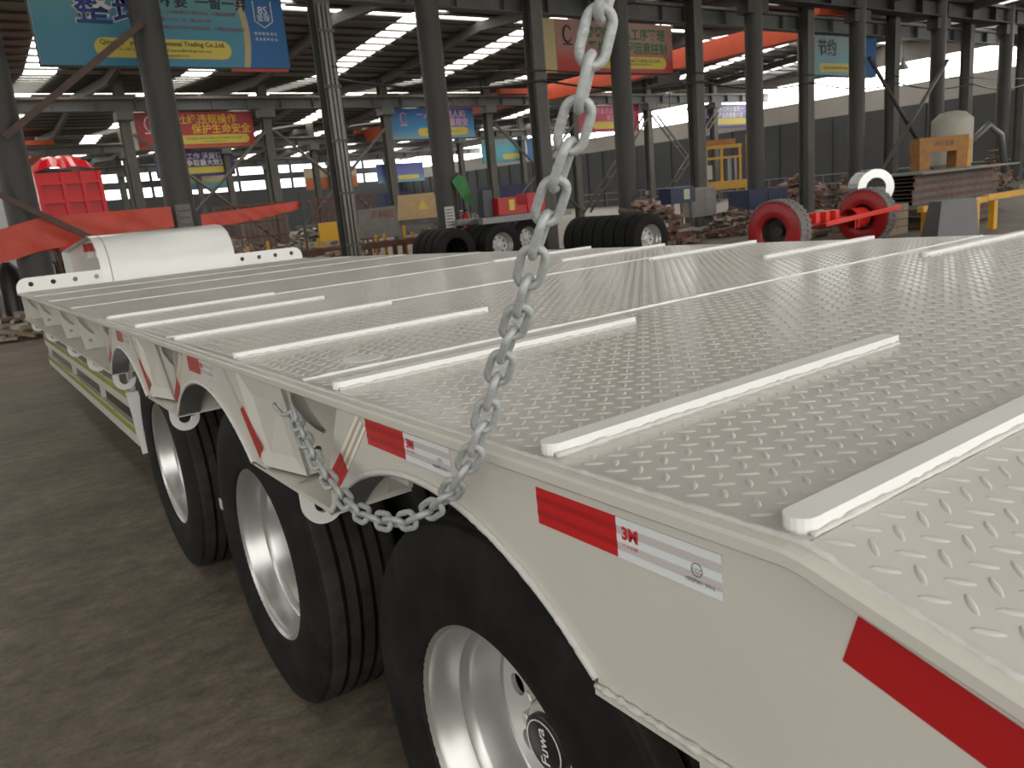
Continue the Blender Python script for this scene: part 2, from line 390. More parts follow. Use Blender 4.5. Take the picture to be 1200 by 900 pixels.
def crane_bridge(label, x, y0, y1, z):     # z: underside of the beam; the carriages ride on the rails 0.55 above it
    t = empty('bridge_crane', label, 'crane', (x, y0, 0))
    L = y1 - y0
    mb = MB(); mb.hexa([(-.3,.6,z-.0),(.3,.6,z-.0),(.3,L-.6,z),(-.3,L-.6,z),(-.3,0,z+.8),(.3,0,z+.8),(.3,L,z+.8),(-.3,L,z+.8)])
    mb.build('bridge_beam', CRANE, t)
    MB().box(-.9, .9, -.2, .2, z + .55, z + .82).build('end_carriage', CRANE, t)
    MB().box(-.9, .9, L - .2, L + .2, z + .55, z + .82).build('end_carriage', CRANE, t)
    MB().box(.3, 1.0, -.0, L, z + .75, z + .8).build('walkway', DKGIRD, t)
    MB().box(-.35, .35, L*.45, L*.45 + .7, z - .55, z).build('hoist', DKGIRD, t)
    MB().tube([(0, L*.45 + .35, z - .5), (0, L*.45 + .35, z - 1.5)], .03, 8).build('hook_rope', BLACK, t)
crane_bridge('orange overhead crane bridge high on the right, nearest of the cranes', 28.5, 18.55, 35.8, 6.47)
crane_bridge('orange overhead crane bridge seen behind the blue banner', 26.3, 35.8, 53.8, 6.32)
crane_bridge('small far orange crane bridge over the red tipper body', 5.6, 53.8, 71.8, 6.32)

# ------------------------------------------------------------------ banners hanging between the columns
def sign(label, x0, y, z0, grad, lines, pill, wd=4.85, ht=1.45, side=None, panel=None, logo=None):
    t = empty('banner', label, 'banner', (x0, y, z0))
    MB().box(0, wd, -.02, .10, 0, ht).build('face', gradient(label[:40], grad, 0, ht), t)
    MB().box(-.02, wd + .02, .10, .16, -.02, ht + .02).build('backing_frame', GIRD, t)
    gy, gz = min(((18.55, 6.42), (35.8, 6.30), (53.8, 6.30), (71.8, 6.30)), key=lambda g: abs(g[0] - y))
    for hx in (.5, wd - .5): MB().tube([(hx, .13, ht), (hx, gy - y, gz - z0 - .014)], .012, 6).build('hanger_rod', GIRD, t)
    if side: MB().box(-.42, 0, .0, .10, 0.0, ht).build('side_panel', side, t)
    def tm(x, z, dy=-.03): return Matrix.Translation((x, dy, z)) @ Matrix.Rotation(PI/2, 4, 'X')
    if panel:
        x1, pc, band = panel
        def curve(off): return [(x1 + off + .10 * math.sin(PI * k / 12 * 1.0) , ht * k / 12) for k in range(13)]
        a = curve(0); 
        MB().plate([a + [(wd, ht), (wd, 0)]], -.026, -.021, lambda u, v, d: (u, d, v)).build('end_panel', pc, t)
        if band:
            b = curve(-.14)
            MB().plate([b + a[::-1]], -.028, -.021, lambda u, v, d: (u, d, v)).build('curved_band', band, t)
    if pill:
        px0, px1, pz, pr, pcol = pill
        lp = [(px1 - pr + pr*math.cos(a), pz + pr*math.sin(a)) for a in [(-PI/2 + PI*k/8) for k in range(9)]] + \
             [(px0 + pr + pr*math.cos(a), pz + pr*math.sin(a)) for a in [(PI/2 + PI*k/8) for k in range(9)]]
        MB().plate([lp], -.027, -.021, lambda u, v, d: (u, d, v)).build('caption_pill', pcol, t)
    if logo:
        lx, lz, lr, lm = logo
        MB().tube([(lx + lr*math.cos(a)*.7, -.03, lz + lr*math.sin(a)) for a in [PI*.15 + 1.7*PI*k/20 for k in range(21)]], [.012 + .02*math.sin(PI*k/20) for k in range(21)], 5).build('swirl_emblem', lm, t)
        MB().box(lx - lr*.8, lx + lr*.8, -.03, -.022, lz - lr*1.35, lz - lr*1.15).build('emblem_bar', lm, t)
    for (body, size, x, z, m_, bold) in lines:
        lettering(body, size, tm(x, z, -.03 - (.004 if m_ is not WHITEP else 0)), m_, t, bold=bold)
    return t
PILL = mat('yellow_caption_print', (0.62, 0.50, 0.08), 0.5)
NAVY = mat('navy_print', (0.02, 0.045, 0.22), 0.5); WHITEP = mat('white_print', (0.75, 0.75, 0.72), 0.5)
GOLD = mat('gold_print', (0.80, 0.52, 0.05), 0.5); GREENP = mat('green_print', (0.0, 0.17, 0.05), 0.5)
DKP = mat('black_print', (0.025, 0.02, 0.03), 0.5); PINKP = mat('pink_print', (0.80, 0.38, 0.42), 0.5)
PBLUE = mat('blue_panel_print', (0.012, 0.12, 0.33), 0.5); BANDP = mat('buff_band_print', (0.45, 0.36, 0.2), 0.5)
REDP = mat('red_small_print', (0.28, 0.03, 0.03), 0.5)
BUFF = mat('buff_side_print', (0.50, 0.42, 0.22), 0.5)
TRADE = 'International Trading Co.,Ltd.'
t = sign('big blue banner reading 8S on its dark panel, top left', 2.33, 18.6, 4.93, [(0, (.04,.22,.34)), (.5, (.05,.24,.33)), (1, (.13,.33,.33))],
     [('整理', .70, 1.45, 1.06, WHITEP, .028), ('整理', .70, 1.45, 1.06, NAVY, .012), ('要与不要  一留一弃', .28, 3.05, 1.29, DKP, .006),
      ('要：工作需要的不要的物品，不要的清理掉', .085, 3.15, 1.08, REDP, 0), ('不要：工作、场、随心意之物', .085, 2.85, .93, REDP, 0),
      ('留：把物品工作场所不要的东西，不要的坚决清除掉', .085, 3.15, .78, REDP, 0),
      ('Qingdao   yuan   ' + TRADE, .132, 2.37, .45, DKP, .002), ('Tel: +86 532 8266 0000    Email: juyuan@tradingtrailer.com', .078, 2.37, .32, DKP, 0), ('www.tradingtrailer.com', .08, 2.45, .22, DKP, 0)],
     (1.0, 3.75, .35, .19, PILL), panel=(4.12, PBLUE, BANDP), side=None, wd=5.05)
lp = [(4.38, 1.40), (4.38, .98), (4.58, .85), (4.78, .98), (4.78, 1.40)]
MB().tube([(u, -.035, v) for u, v in lp], .012, 5).build('shield_outline', WHITEP, t)
for body, sz, z in (('8S', .24, 1.20), ('管理', .15, 1.04), ('整 理 整 顿 清 扫', .07, .72), ('清 洁 素 养 安 全', .07, .60)):
    lettering(body, sz, Matrix.Translation((4.58, -.035, z)) @ Matrix.Rotation(PI/2, 4, 'X'), WHITEP, t)
MB().box(3.7, 5.0, .0, .05, -.08, -.01).build('red_lower_strip', mat('red_strip', (.4,.05,.05), .5), t)
PINKL = [(0, (.42,.035,.03)), (.22, (.45,.06,.05)), (.55, (.40,.22,.18)), (1, (.42,.24,.2))]
sign('pink and red banner with green lettering behind the chain', 15.45, 18.72, 4.95, PINKL,
     [('周密的产品工序管理', .37, 2.75, 1.10, GREENP, .006), ('严格的过程因素控制', .37, 2.85, .70, GREENP, .006),
      (TRADE, .16, 3.2, .38, DKP, 0), ('Email: juyuan@tradingtrailer.com', .085, 3.2, .27, DKP, 0)], (1.5, 4.45, .31, .17, PILL), side=BUFF, logo=(.42, 1.05, .22, DKP), wd=4.75)
t = sign('teal banner with the big characters for thrift between two columns on the right', 27.35, 18.72, 4.95, [(0, (.05,.24,.28)), (.4, (.06,.25,.28)), (.75, (.16,.28,.26)), (1, (.2,.3,.27))],
     [('节约', .62, 1.25, .98, DKP, .01), ('开源节流', .2, 3.15, 1.10, NAVY, 0), ('Qingdao ' + TRADE, .13, 2.05, .31, DKP, 0)], (.75, 3.4, .31, .16, PILL), panel=(3.75, PBLUE, BANDP), side=BUFF, logo=(.35, 1.22, .15, DKP), wd=4.6)
REDL = [(0, (.48,.12,.04)), (.12, (.42,.03,.03)), (1, (.42,.05,.06))]
sign('red safety banner with gold lettering beside the left pipe column', 7.45, 36.3, 4.83, REDL,
     [('杜绝违规操作', .42, 2.9, 1.14, GOLD, .006), ('保护生命安全', .42, 3.45, .74, GOLD, .006), ('Qingdao ' + TRADE, .15, 3.1, .39, GREENP, 0), ('www.tradingtrailer.com', .1, 3.1, .25, GREENP, 0)],
     (1.55, 4.6, .34, .18, PILL), side=WHITEP, logo=(.55, 1.0, .28, WHITEP))
sign('bright blue banner with pink lettering crossed by the green covered pipe column', 19.15, 36.3, 4.83, [(0, (.22,.36,.46)), (.35, (.04,.24,.5)), (1, (.04,.14,.42))],
     [('一人安全 重人和', .40, 2.9, 1.14, PINKP, .006), ('众人如重视安', .40, 3.3, .74, PINKP, .006), ('Qingdao ' + TRADE, .14, 3.0, .33, GREENP, 0)], (1.45, 4.45, .33, .19, PILL), side=mat('pale_side_print', (.4,.45,.43), .5), logo=(.7, 1.0, .26, PINKP))
sign('crimson banner right behind the chain with a yellow strip', 31.2, 36.3, 4.83, [(0, (.45,.02,.05)), (1, (.50,.04,.10))],
     [('质量是企业生命', .36, 2.6, 1.14, PINKP, .004), ('安全第一', .36, 2.9, .76, PINKP, .004)], (1.1, 4.2, .36, .2, PILL))
sign('violet banner with white lettering left of a front pipe column', 41.75, 36.3, 4.80, [(0, (.16,.12,.30)), (1, (.18,.12,.33))],
     [('工序控制质量第一', .36, 2.7, 1.12, WHITEP, .004), ('产品质量靠大家', .36, 2.8, .74, WHITEP, .004)], (1.1, 4.4, .36, .2, PILL), side=mat('orange_side_print', (.35,.12,.08), .5), logo=(.5, .95, .25, WHITEP))
sign('purple banner below the red safety banner', 11.9, 54.3, 4.70, [(0, (.05,.035,.15)), (1, (.09,.06,.22))],
     [('努力工作 沃益订', .42, 2.6, 1.20, WHITEP, .005), ('争取最大效益', .42, 3.1, .78, WHITEP, .005)], (1.2, 4.6, .35, .2, PILL), ht=1.55)
sign('pale striped banner hanging under the purple banner', 16.3, 72.3, 4.6, [(0, (.1,.25,.3)), (.3, (.12,.3,.35)), (.4, (.45,.38,.05)), (.5, (.42,.4,.3)), (1, (.42,.4,.32))], [('精益生产', .5, 3.2, 1.1, GREYST, 0)], None, wd=5.5, ht=1.6)
sign('distant cyan and blue banner right of the pipe column with the extinguisher', 36.5, 54.3, 4.4, [(0, (.06,.32,.42)), (.7, (.1,.4,.48)), (1, (.25,.4,.42))], [], (1.9, 4.3, .4, .2, PILL), wd=5.6, ht=1.75, panel=(4.3, PBLUE, WHITEP))
sign('distant violet and cyan banner left of the pipe column with the extinguisher', 36.0, 72.3, 4.0, [(0, (.15,.38,.45)), (.4, (.1,.15,.4)), (1, (.1,.08,.28))], [], (2.2, 4.6, .45, .2, PILL), wd=5.2, ht=1.8)
sign('far orange banner low beside the steel column with pale pipes', 28.6, 72.3, 3.9, [(0, (.45,.12,.04)), (.5, (.45,.16,.06)), (.6, (.5,.42,.3)), (1, (.5,.43,.32))], [], None, wd=5.2, ht=1.9)

# ------------------------------------------------------------------ the white lowbed trailer (built in its own frame)
TR = empty('lowbed_trailer', 'white lowbed semi-trailer with chequer plate deck and three axles', 'trailer')
TR.matrix_world = DECK
XE, XR, YB, YE = 0.568, 3.742, 0.405, 9.98          # left deck edge, right deck edge, tail bend, front end
SLOPE = 0.295
def dz(y): return 0.0 if y >= YB else (y - YB) * SLOPE
TAIL = -1.5

# deck plates with raised tread
SEAMS = [TAIL, YB, 1.68, 3.03, 4.38, 5.73, 7.08, 8.43, YE]
PITCHL = 0.0425
def lug_template(hi):
    L, W, Hh = 0.0295, 0.0092, 0.0019
    if hi:
        n = 12; ring = []
        for k in range(n):
            a = 2 * PI * k / n; ring.append((math.copysign(abs(math.cos(a)) ** 1.25, math.cos(a)) * L / 2, math.sin(a) * W / 2))
        V = [(x, y, -0.0002) for x, y in ring] + [(x * .82, y * .62, Hh * .75) for x, y in ring] + [(x * .6, y * .25, Hh) for x, y in ring]
        F = [(r * n + k, r * n + (k + 1) % n, (r + 1) * n + (k + 1) % n, (r + 1) * n + k) for r in (0, 1) for k in range(n)]
        return np.array(V), F + [tuple(2 * n + k for k in range(n))]
    b = [(-L/2, 0), (-L/5, -W/2), (L/5, -W/2), (L/2, 0), (L/5, W/2), (-L/5, W/2)]
    V = [(x, y, -0.0002) for x, y in b] + [(-L/4, 0, Hh), (L/4, 0, Hh)]
    return np.array(V), [(0,1,6), (1,2,7,6), (2,3,7), (3,4,7), (4,5,6,7), (5,0,6)]
def lugs(ya, yb, hi, parent):
    T, F = lug_template(hi); sl = np.array([lv for f in F for lv in f]); sz = np.array([len(f) for f in F])
    pts = []
    j0, j1 = int(math.ceil((ya + .02 - .4736) / PITCHL)), int((yb - .02 - .4736) / PITCHL)
    nx = int((XR - XE - .05) / PITCHL)
    jj, ii = np.meshgrid(np.arange(j0, j1 + 1), np.arange(0, nx + 1)); ii = ii.ravel(); jj = jj.ravel()
    pa = np.stack([.6064 + ii * PITCHL, .4736 + jj * PITCHL], 1); pb = pa + np.array([-.0213, -.0196])
    V = []
    for P, ang in ((pa, -PI/4), (pb, PI/4)):
        P = P[(P[:, 0] > XE + .022) & (P[:, 0] < XR - .022) & (P[:, 1] > ya + .016) & (P[:, 1] < yb - .016)]
        c, s = math.cos(ang), math.sin(ang)
        R = np.stack([T[:, 0] * c - T[:, 1] * s, T[:, 0] * s + T[:, 1] * c, T[:, 2]], 1)
        Q = R[None] + np.concatenate([P, np.zeros((len(P), 1))], 1)[:, None, :]
        if ya < YB - .01: Q[:, :, 2] += (Q[:, :, 1] - YB) * SLOPE
        V.append(Q)
    V = np.concatenate(V); N, K = V.shape[:2]
    me = bpy.data.meshes.new('tread_lugs'); me.vertices.add(N * K); me.vertices.foreach_set('co', V.reshape(-1))
    lv = (sl[None] + (np.arange(N) * K)[:, None]).ravel(); tot = np.tile(sz, N); st = np.concatenate([[0], np.cumsum(tot)[:-1]])
    me.loops.add(len(lv)); me.loops.foreach_set('vertex_index', lv.astype(np.int32))
    me.polygons.add(len(tot)); me.polygons.foreach_set('loop_start', st.astype(np.int32)); me.polygons.foreach_set('loop_total', tot.astype(np.int32))
    me.update(calc_edges=True); me.validate()
    stuff(link('tread_lugs', me, DECKP, parent, smooth=hi))
rnd = random.Random(3)
def weld(pts, r, n=6, amp=.35):
    return MB().tube(pts, [r * (1 + amp * (rnd.random() - .5) * 2) for _ in pts], n)
for a, b in zip(SEAMS[:-1], SEAMS[1:]):
    za, zb = dz(a), dz(b); x0 = XE + .006
    dpl = MB().hexa([(x0,a+.001,za-.012),(XR,a+.001,za-.012),(XR,b-.001,zb-.012),(x0,b-.001,zb-.012),(x0,a+.001,za),(XR,a+.001,za),(XR,b-.001,zb),(x0,b-.001,zb)]).build('deck_plate', DECKP, TR)
    lugs(a, b, b < 4.5, dpl)
    if a > YB + .1:
        n = 90
        weld([(XE + .02 + (XR - XE - .04) * k / n, a + (rnd.random() - .5) * .003, .0015) for k in range(n + 1)], .0042).build('weld_seam', BARP, dpl, True)
# flange along the deck edge and its weld bead
fl = []
ys = [TAIL, YB - .03, YB - .01, YB + .01, YB + .03] + [0.6 + .25 * k for k in range(38)] + [YE]
sec = [(-.014, -.004), (-.010, -.0005), (0, 0), (.012, 0), (.012, -.016), (-.010, -.020), (-.014, -.016)]
V = []; F = []
for y in ys:
    for sx, sz in sec: V.append((XE + sx, y, dz(y) + sz))
for i in range(len(ys) - 1):
    for k in range(7): F.append((i*7+k, i*7+(k+1)%7, (i+1)*7+(k+1)%7, (i+1)*7+k))
F += [tuple(range(7)), tuple(range((len(ys)-1)*7, len(ys)*7))]
edge = MB().add(V, F).build('edge_flange', PAINT, TR)
yy = [TAIL + k * .009 for k in range(int((4.5 - TAIL) / .009))]
weld([(XE + .008, y, dz(y) + (.0008 if y > .38 else -.0012)) for y in yy], .0042, 6, .28).build('weld_bead', WELD, edge, True)
MB().box(XR, XR + .015, YB, YE, -.12, 0).build('edge_plate', PAINT, TR)
MB().hexa([(XR,TAIL,dz(TAIL)-.25),(XR+.015,TAIL,dz(TAIL)-.25),(XR+.015,YB,-.25),(XR,YB,-.25),(XR,TAIL,dz(TAIL)),(XR+.015,TAIL,dz(TAIL)),(XR+.015,YB,0),(XR,YB,0)]).build('tail_plate', PAINT, TR)

# raised cross bars
def bar_mesh(x0, x1, wd, ht):
    r = wd / 2; lp = [(x1 - .0, -r), (x1, r)] + [(x0 + r + r*math.cos(a), r*math.sin(a)) for a in [PI/2 + PI*k/8 for k in range(9)]]
    mb = MB(); mb.plate([lp], 0, ht, lambda u, v, d: (u, v, d)); return mb
BY = [.405, .788, 1.492, 2.187, 2.889, 3.593, 4.307]
for i, y in enumerate(BY):
    for x0, x1 in ((.588, 1.427), (2.90, 3.737)):
        o = bar_mesh(x0, x1, .034, .017).build('cross_bar', BARP, TR); o.location = (0, y + .017 + (.006 if i == 0 else 0), .0005 if i else -.0015)
        o2 = weld([(x0 + .006 + (x1 - x0) * k / 70, -.018, .001) for k in range(70)], .0045, 6, .4).build('weld_bead', WELD, o, True)
MB().lathe([(0, .0), (0, .05), (-.002, .055), (-.002, .0)], 24).build('round_cap', BRIGHT, TR).matrix_local = Matrix.Translation((.79, 1.80, .0025)) @ Matrix.Rotation(-PI/2, 4, 'Y') @ Matrix.Rotation(PI, 4, 'X')

# side plates with wheel arches, three of them; the nearest runs on into the tail
ARC = [1.139, 2.545, 3.947]; RA = .63; ZL = -.275
def arch(yc, n=24):                       # from the near foot over the crown to the far foot
    zc = -.105 - RA; half = math.acos((ZL - zc) / RA)
    return [(yc - RA * math.sin(a), zc + RA * math.cos(a)) for a in [half - 2 * half * k / n for k in range(n + 1)]]
def tape(parent, quad, material, x=XE - .0012, name='reflective_tape', stripes=None, m2=None):
    # quad (y,z): near-top, far-top, far-bottom, near-bottom, laid on the side plate
    o = MB().add([(x, y, z) for y, z in quad] + [(x + .001, y, z) for y, z in quad], [(0,1,2,3),(7,6,5,4),(0,4,5,1),(1,5,6,2),(2,6,7,3),(3,7,4,0)]).build(name, material, parent)
    if stripes:
        q = [Vector((x - .0004, *p)) for p in quad]
        for s0, s1 in stripes:
            a0, a1 = q[0].lerp(q[3], s0), q[0].lerp(q[3], s1); b0, b1 = q[1].lerp(q[2], s0), q[1].lerp(q[2], s1)
            MB().add([a0, b0, b1, a1], [(0,1,2,3)]).build(name + '_stripe', m2, parent)
    return o
STR = [(.0, .20), (.40, .60), (.80, 1.0)]
RSTR = [(.22, .36), (.62, .76)]
sides = []
for i, yc in enumerate(ARC):
    A = arch(yc)
    if i == 0:
        lp = A + [(1.567, ZL), (1.553, -.182), (1.447, -.012), (YB, -.012)] + [(TAIL, dz(TAIL) - .012), (TAIL, dz(TAIL) - .27), (.40, -.288), (.709, -.288)]
    else:
        lp = [(yc - .535, ZL)] + A + [(yc + .43, ZL), (yc + .40, -.226), (yc + .17, -.012), (yc - .40, -.012)]
    sp = MB().plate([lp], XE, XE + .012, lambda u, v, d: (d, u, v)).build('side_plate', PAINT, TR)
    sides.append(sp)
    # arch liner and its lip
    mb = MB(); n = len(A); V = []; F = []
    for (y, z) in A:
        V += [(XE - .004, y, z), (XE + .075, y, z), (XE + .075, y, z - .006), (XE - .004, y, z - .006)]
    for k in range(n - 1):
        for e in range(4): F.append((k*4+e, k*4+(e+1)%4, (k+1)*4+(e+1)%4, (k+1)*4+e))
    mb.add(V, F).build('arch_liner', PAINT if False else LINER, sp, True, auto=40)
    weld([(XE - .002, y, z + .001) for (y, z) in arch(yc, 120)], .0062, 8, .10).build('arch_weld', WELD, sp, True)
    # reflective tapes
    yt = (1.324 if i == 0 else 2.665 if i == 1 else 3.99)
    zt = -.024
    tape(sp, [(yt - .151, zt), (yt, zt), (yt, zt - .0508), (yt - .151, zt - .0508)], RED, stripes=RSTR, m2=RED2)
    tape(sp, [(yt - .303, zt), (yt - .151, zt), (yt - .151, zt - .0508), (yt - .303, zt - .0508)], WHT, stripes=STR, m2=WHT2)
    def txt(parent, body, size, y, z, m_, bold=0.0):
        # reads along -Y (towards the viewer's right), on the outer face
        M4 = Matrix(((0, 0, -1, XE - .0022), (-1, 0, 0, y), (0, 1, 0, z), (0, 0, 0, 1)))
        return lettering(body, size, M4, m_, parent, 'tape_lettering', bold=bold)
    txt(sp, '3M', .021, yt - .173, zt - .019, LETTER_RED, .0009); txt(sp, 'C A E 00', .007, yt - .173, zt - .032, LETTER_RED)
    txt(sp, 'CCC', .008, yt - .272, zt - .027, LETTER_DK); txt(sp, '10E5P001 3M-2', .0075, yt - .268, zt - .040, LETTER_DK)
    # slanted tapes on the far flank (and on the near flank of the far plates)
    if i == 0: f = ((1.358, -.023), (1.324, -.045), (1.442, -.152), (1.467, -.117), (1.534, -.227), (1.577, -.206))
    else: f = tuple((y + yc - 1.139, z) for y, z in ((1.358, -.023), (1.324, -.045), (1.442, -.152), (1.467, -.117), (1.534, -.227), (1.577, -.206)))
    tape(sp, [f[0], f[3], f[2], f[1]], WHT3, stripes=STR, m2=CREAM)
    tape(sp, [f[3], f[5], f[4], f[2]], RED, stripes=RSTR, m2=RED2)
    if i:
        d = yc - 2.545
        tape(sp, [(2.262 + d, -.03), (2.150 + d, -.130), (2.118 + d, -.117), (2.228 + d, -.027)], WHT, stripes=[(.1,.3),(.6,.8)], m2=PAINT)
        tape(sp, [(2.150 + d, -.130), (2.045 + d, -.250), (2.009 + d, -.212), (2.118 + d, -.117)], RED, stripes=RSTR, m2=RED2)
# big red tape and the first red/white tape on the near plate
sp = sides[0]
tape(sp, [(.6485, -.036), (.802, -.036), (.802, -.0868), (.6485, -.0868)], RED, stripes=RSTR, m2=RED2)
tape(sp, [(.4940, -.036), (.6485, -.036), (.6485, -.0868), (.4940, -.0868)], WHT, stripes=STR, m2=WHT2)
txt(sp, '3M', .021, .626, -.054, LETTER_RED, .0009); txt(sp, 'C A E 00', .0065, .626, -.069, LETTER_RED)
txt(sp, 'CCC', .007, .527, -.064, LETTER_DK); txt(sp, '10E5P001 3M-2', .0065, .524, -.0765, LETTER_DK)
ring = MB().tube([(XE - .0022, .527 + .0075*math.cos(a), -.063 + .0075*math.sin(a)) for a in [2*PI*k/20 for k in range(20)]], .0004, 4, True); ring.build('tape_mark', LETTER_DK, sp)
tape(sp, [(.04, -.143), (.348, -.046), (.363, -.095), (.055, -.192)], mat('matt_red_tape', (.42, .010, .012), .38, var=.06, vscale=40))
# foot flange under the near plate, then the tail's lower flange
MB().box(XE - .004, XE + .10, .30, .711, -.297, -.285).build('foot_flange', PAINT, sp)
weld([(XE - .003, .30 + .41 * k / 60, -.284) for k in range(61)], .005, 6, .4).build('foot_weld', WELD, sp, True)
MB().box(XE + .02, XE + .14, .44, .56, -.75, -.297).build('support_leg', PAINT, sp)

# recesses between the arches: folded flank, bracket plate with a lashing slot, ledge, hook
SLOT = [(.024, -.058), (.028, -.046), (.038, -.040), (.050, -.042), (.057, -.052), (.060, -.070), (.068, -.100), (.084, -.135), (.100, -.162), (.094, -.168), (.074, -.152), (.052, -.125), (.036, -.095), (.026, -.072)]
def bracket(y, x0=.580, taper=.032, wd=.17, zb=-.262, zt=-.014):
    out = [(x0, zt), (x0 + wd, zt), (x0 + wd, zb), (x0 + taper, zb), (x0 + taper * .55, zb * .55)]
    hole = circle(x0 + taper + .038, zb + .055, .012, 14)
    slot = [(x0 + u, v - .002) for u, v in SLOT]
    b = MB().plate([out, slot, hole], y, y + .012, lambda u, v, d: (u, d, v)).build('bracket_plate', PAINT, TR)
    MB().box(x0 + .075, x0 + .10, y - .03, y, -.062, -.03).build('slot_lug', PAINT, b)
    MB().box(x0 + .025, x0 + wd - .01, y + .035, y + .045, -.20, -.02).build('added_slot_backing', PAINT, b)  # plate added close behind so the slot shows grey instead of black
    return b
def hook(y, x=.583, z=-.283, s=1.0, material=None):
    cx, cz, ro, ri = x + .054*s, z - .052*s, .054*s, .025*s
    outer = [(x, z + .012), (x + .029*s, z + .012)] + [(cx + ri*math.cos(a), cz + ri*math.sin(a)) for a in [PI + (PI*.95)*k/12 for k in range(13)]]
    outer += [(cx + ro*.98, cz + ro*.10)] + [(cx + ro*math.cos(a), cz + ro*math.sin(a)) for a in [2*PI - PI*k/14 for k in range(15)]]
    MB().plate([outer], y, y + .018, lambda u, v, d: (u, d, v)).build('rope_hook', material or BRIGHT, TR)
for i in (0, 1):
    yf = ARC[i] + .428; yn = ARC[i + 1] - .43; yb_ = ARC[i] + .69
    MB().add([(XE, ARC[i+1] - .40, -.012), (XE, yn - .10, ZL + .012), (.612, yb_, ZL + .012), (.580, yb_, -.012),
              (XE + .01, ARC[i+1] - .40, -.012), (XE + .01, yn - .10, ZL + .012), (.622, yb_, ZL + .012), (.590, yb_, -.012)],
             [(0,1,2,3),(7,6,5,4),(0,4,5,1),(1,5,6,2),(2,6,7,3),(3,7,4,0)]).build('folded_flank', PAINT, TR)
    bracket(yb_)
    MB().box(XE, .76, yf, yn - .0, ZL - .008, ZL + .004).build('ledge', PAINT, TR)
    MB().box(.755, .765, yf, yn, ZL, -.012).build('recess_back', PAINT, TR)
    hook(yb_ - .02)
    MB().add([(XE, yf, ZL), (XE, yf - .12, -.012), (.70, yf - .10, -.012), (.70, yf, ZL)], [(0,1,2,3)]).build('far_flank', PAINT, TR)
# forward stretch: continuous ledge, bracket plates and hooks
MB().box(XE, .80, ARC[2] + .428, YE, ZL - .008, ZL + .004).build('ledge', PAINT, TR)
MB().box(.79, .80, ARC[2] + .428, YE, ZL, -.012).build('recess_back', PAINT, TR)
for y in (4.62, 5.62, 6.60, 8.15, 9.45): bracket(y, x0=.578, wd=.20)
for y in (4.52, 5.45, 6.45, 7.95, 9.40): hook(y)
MB().box(.585, .80, YE - .02, YE, ZL, -.012).build('end_bracket', PAINT, TR)
mb = MB(); mb.box(.70, .76, 5.40, 5.46, -.16, -.06); o = mb.build('rusty_patch', mat('dull_rust_red', (.32, .09, .05), .4), TR)  # small unlit block standing for a rusty patch in the recess
# main beams below the deck
for x in (1.35, 2.85):
    mb = MB(); mb.box(x - .10, x + .10, -1.0, YE, -.03, -.012); mb.box(x - .012, x + .012, -1.0, YE, -.46, -.03); mb.box(x - .10, x + .10, -1.0, YE, -.48, -.46); mb.build('main_beam', PAINT, TR)
# front end plate with holes and the curved gooseneck cover
ht = .150; r = .11; x0, x1 = XE - .01, XR + .01
lp = [(x0, -.02), (x1, -.02)] + [(x1 - r + r*math.cos(a), ht - r + r*math.sin(a)) for a in [PI/2*k/8 for k in range(9)]] + [(x0 + r + r*math.cos(a), ht - r + r*math.sin(a)) for a in [PI/2 + PI/2*k/8 for k in range(9)]]
holes = [circle(x, .078, .026, 16) for x in (.70, .915, 1.13, 1.345, 2.985, 3.195, 3.405, 3.615)]
MB().plate([lp] + holes, YE, YE + .016, lambda u, v, d: (u, d, v)).build('end_plate', BRIGHT, TR)
gx0, gx1 = 1.40, 2.90
prof = [(YE - .004, -.02), (YE - .004, .22), (YE + .05, .34), (YE + .16, .44), (YE + .34, .51), (YE + .60, .535), (YE + 3.3, .40), (YE + 3.3, .06)]
V = []; F = []; n = len(prof)
for x in (gx0, gx1):
    for y, z in prof: V.append((x, y, z))
for k in range(n - 1): F.append((k, k + 1, n + k + 1, n + k))
F.append(tuple(range(n, 2 * n)))
go = MB().add(V, F).build('gooseneck_cover', BRIGHT, TR, True, auto=35)
MB().plate([[(y, z) for y, z in prof]], gx0 + .10, gx0 + .112, lambda u, v, d: (d, u, v)).build('cover_side_panel', PAINT, go)
for k in range(3): MB().tube([(gx0 + .06, YE + .55 + .32*k + .08*math.cos(a), .27 + .06*math.sin(a)) for a in [PI*q/8 for q in range(9)]], .012, 6).build('hose_clip', BRIGHT, go, True)
for k in range(3): MB().box(gx0 + .05, gx0 + .1, YE + .5 + .42*k, YE + .58 + .42*k, .36, .46).build('red_reflection', mat('red_reflection_paint', (.35,.02,.02), .4), go)  # red blocks standing for reflections of red things in the cover side

